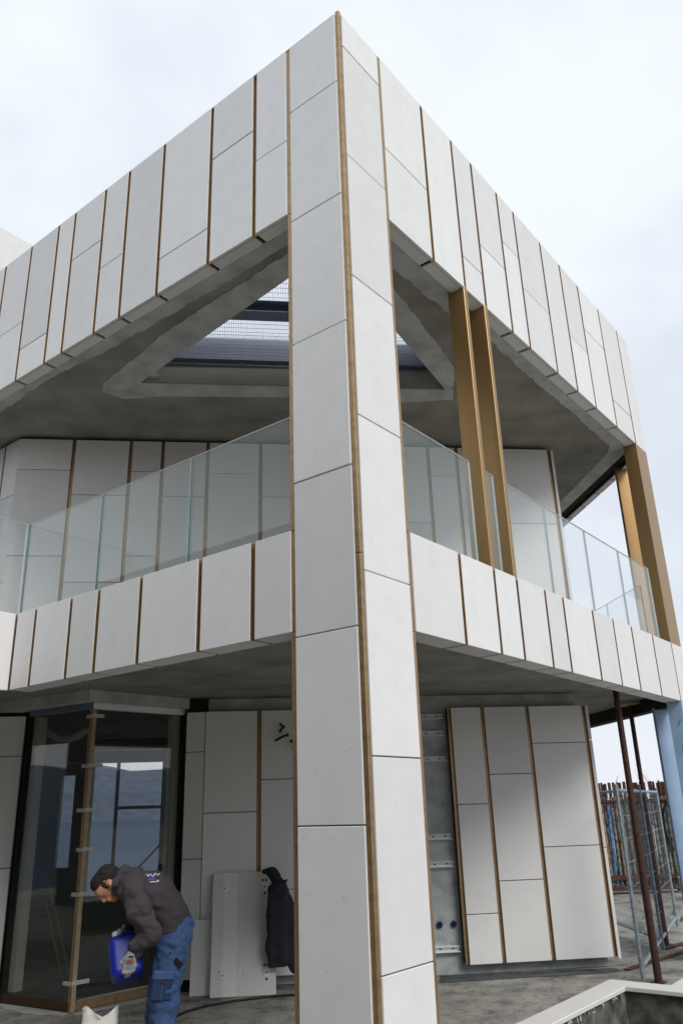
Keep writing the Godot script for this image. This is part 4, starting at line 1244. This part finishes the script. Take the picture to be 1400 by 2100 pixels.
			for q in hpn:      # a little larger than life-thin: the glove's knit
				for k in 2: q[k] = w0 + (q[k] - w0) * 1.22 + Vector3(0.004, 0.012, -0.016)
				q[2] *= 1.2; q[3] *= 1.2
		else:
			hpn.append_array([[farw, V.call(0.275, 0.875, 0.06), 0.030, 0.030], [V.call(0.275, 0.885, 0.06), V.call(0.285, 0.895, 0.03), 0.022, 0.018], [V.call(0.28, 0.862, 0.06), V.call(0.29, 0.865, 0.03), 0.022, 0.018]])
			for i in 4:
				var k0: Vector3 = V.call(0.288, 0.900 - i * 0.016, 0.03)
				var k1: Vector3 = k0 + V.call(0.012, 0.004, -0.028)
				hpn.append_array([[k0, k1, 0.0105, 0.0098], [k1, k1 + V.call(-0.012, 0.0, -0.024), 0.0098, 0.0085]])
			hpn.append_array([[V.call(0.268, 0.90, 0.06), V.call(0.262, 0.925, 0.03), 0.014, 0.011], [V.call(0.262, 0.925, 0.03), V.call(0.262, 0.928, 0.005), 0.011, 0.009]])
		var gl := put("glove", net(hpn, 0.0042, 0.004), M.glove, t)
		if hand == 0:
			g = G.new(); g.box(Transform3D(Basis(Vector3.UP, -0.1), V.call(0.193, 0.740, -0.253)), Vector3(0.036, 0.014, 0.004), 0.001); put("glove_print", g, M.red_print, gl)
			g = G.new(); g.box(Transform3D(Basis(Vector3.UP, -0.1), V.call(0.193, 0.762, -0.253)), Vector3(0.034, 0.010, 0.004), 0.001); put("glove_print", g, M.black_cloth, gl)
	# the canister he holds: its own thing
	var c := thing("canister", "blue plastic canister with a white cap held by the worker", "canister")
	var up := Vector3(0.16, 0.86, 0.46).normalized()
	var cx := (Vector3.RIGHT - up * up.x).normalized()
	c.transform = X * Transform3D(Basis(cx, up, cx.cross(up)), Vector3(0.238, 0.742, -0.055)).scaled_local(Vector3.ONE * 0.88)
	var cn := [[Vector3(0, -0.02, 0), Vector3(0.072, 0.105, 0.056), 0.058, 0.0, Vector3.ONE, "box"], [Vector3(0.0, 0.10, 0), Vector3(0.03, 0.125, 0), 0.075, 0.06]]
	put("canister_body", net(cn, 0.008, 0.008), M.blue_plastic, c)
	g = G.new(); g.tube(PackedVector3Array([Vector3(0.062, 0.12, 0), Vector3(0.062, 0.168, 0)]), 0.026, 16)
	put("neck", g, M.blue_plastic, c)
	g = G.new(); g.tube(PackedVector3Array([Vector3(0.06, 0.165, 0), Vector3(0.06, 0.20, 0)]), 0.034, 16)
	put("cap", g, M.white_plastic, c)
	g = G.new(); g.tube(PackedVector3Array([Vector3(-0.08, 0.12, 0), Vector3(-0.075, 0.175, 0), Vector3(0.0, 0.185, 0), Vector3(0.025, 0.14, 0)]), 0.016, 10)
	put("handle", g, M.blue_plastic, c)
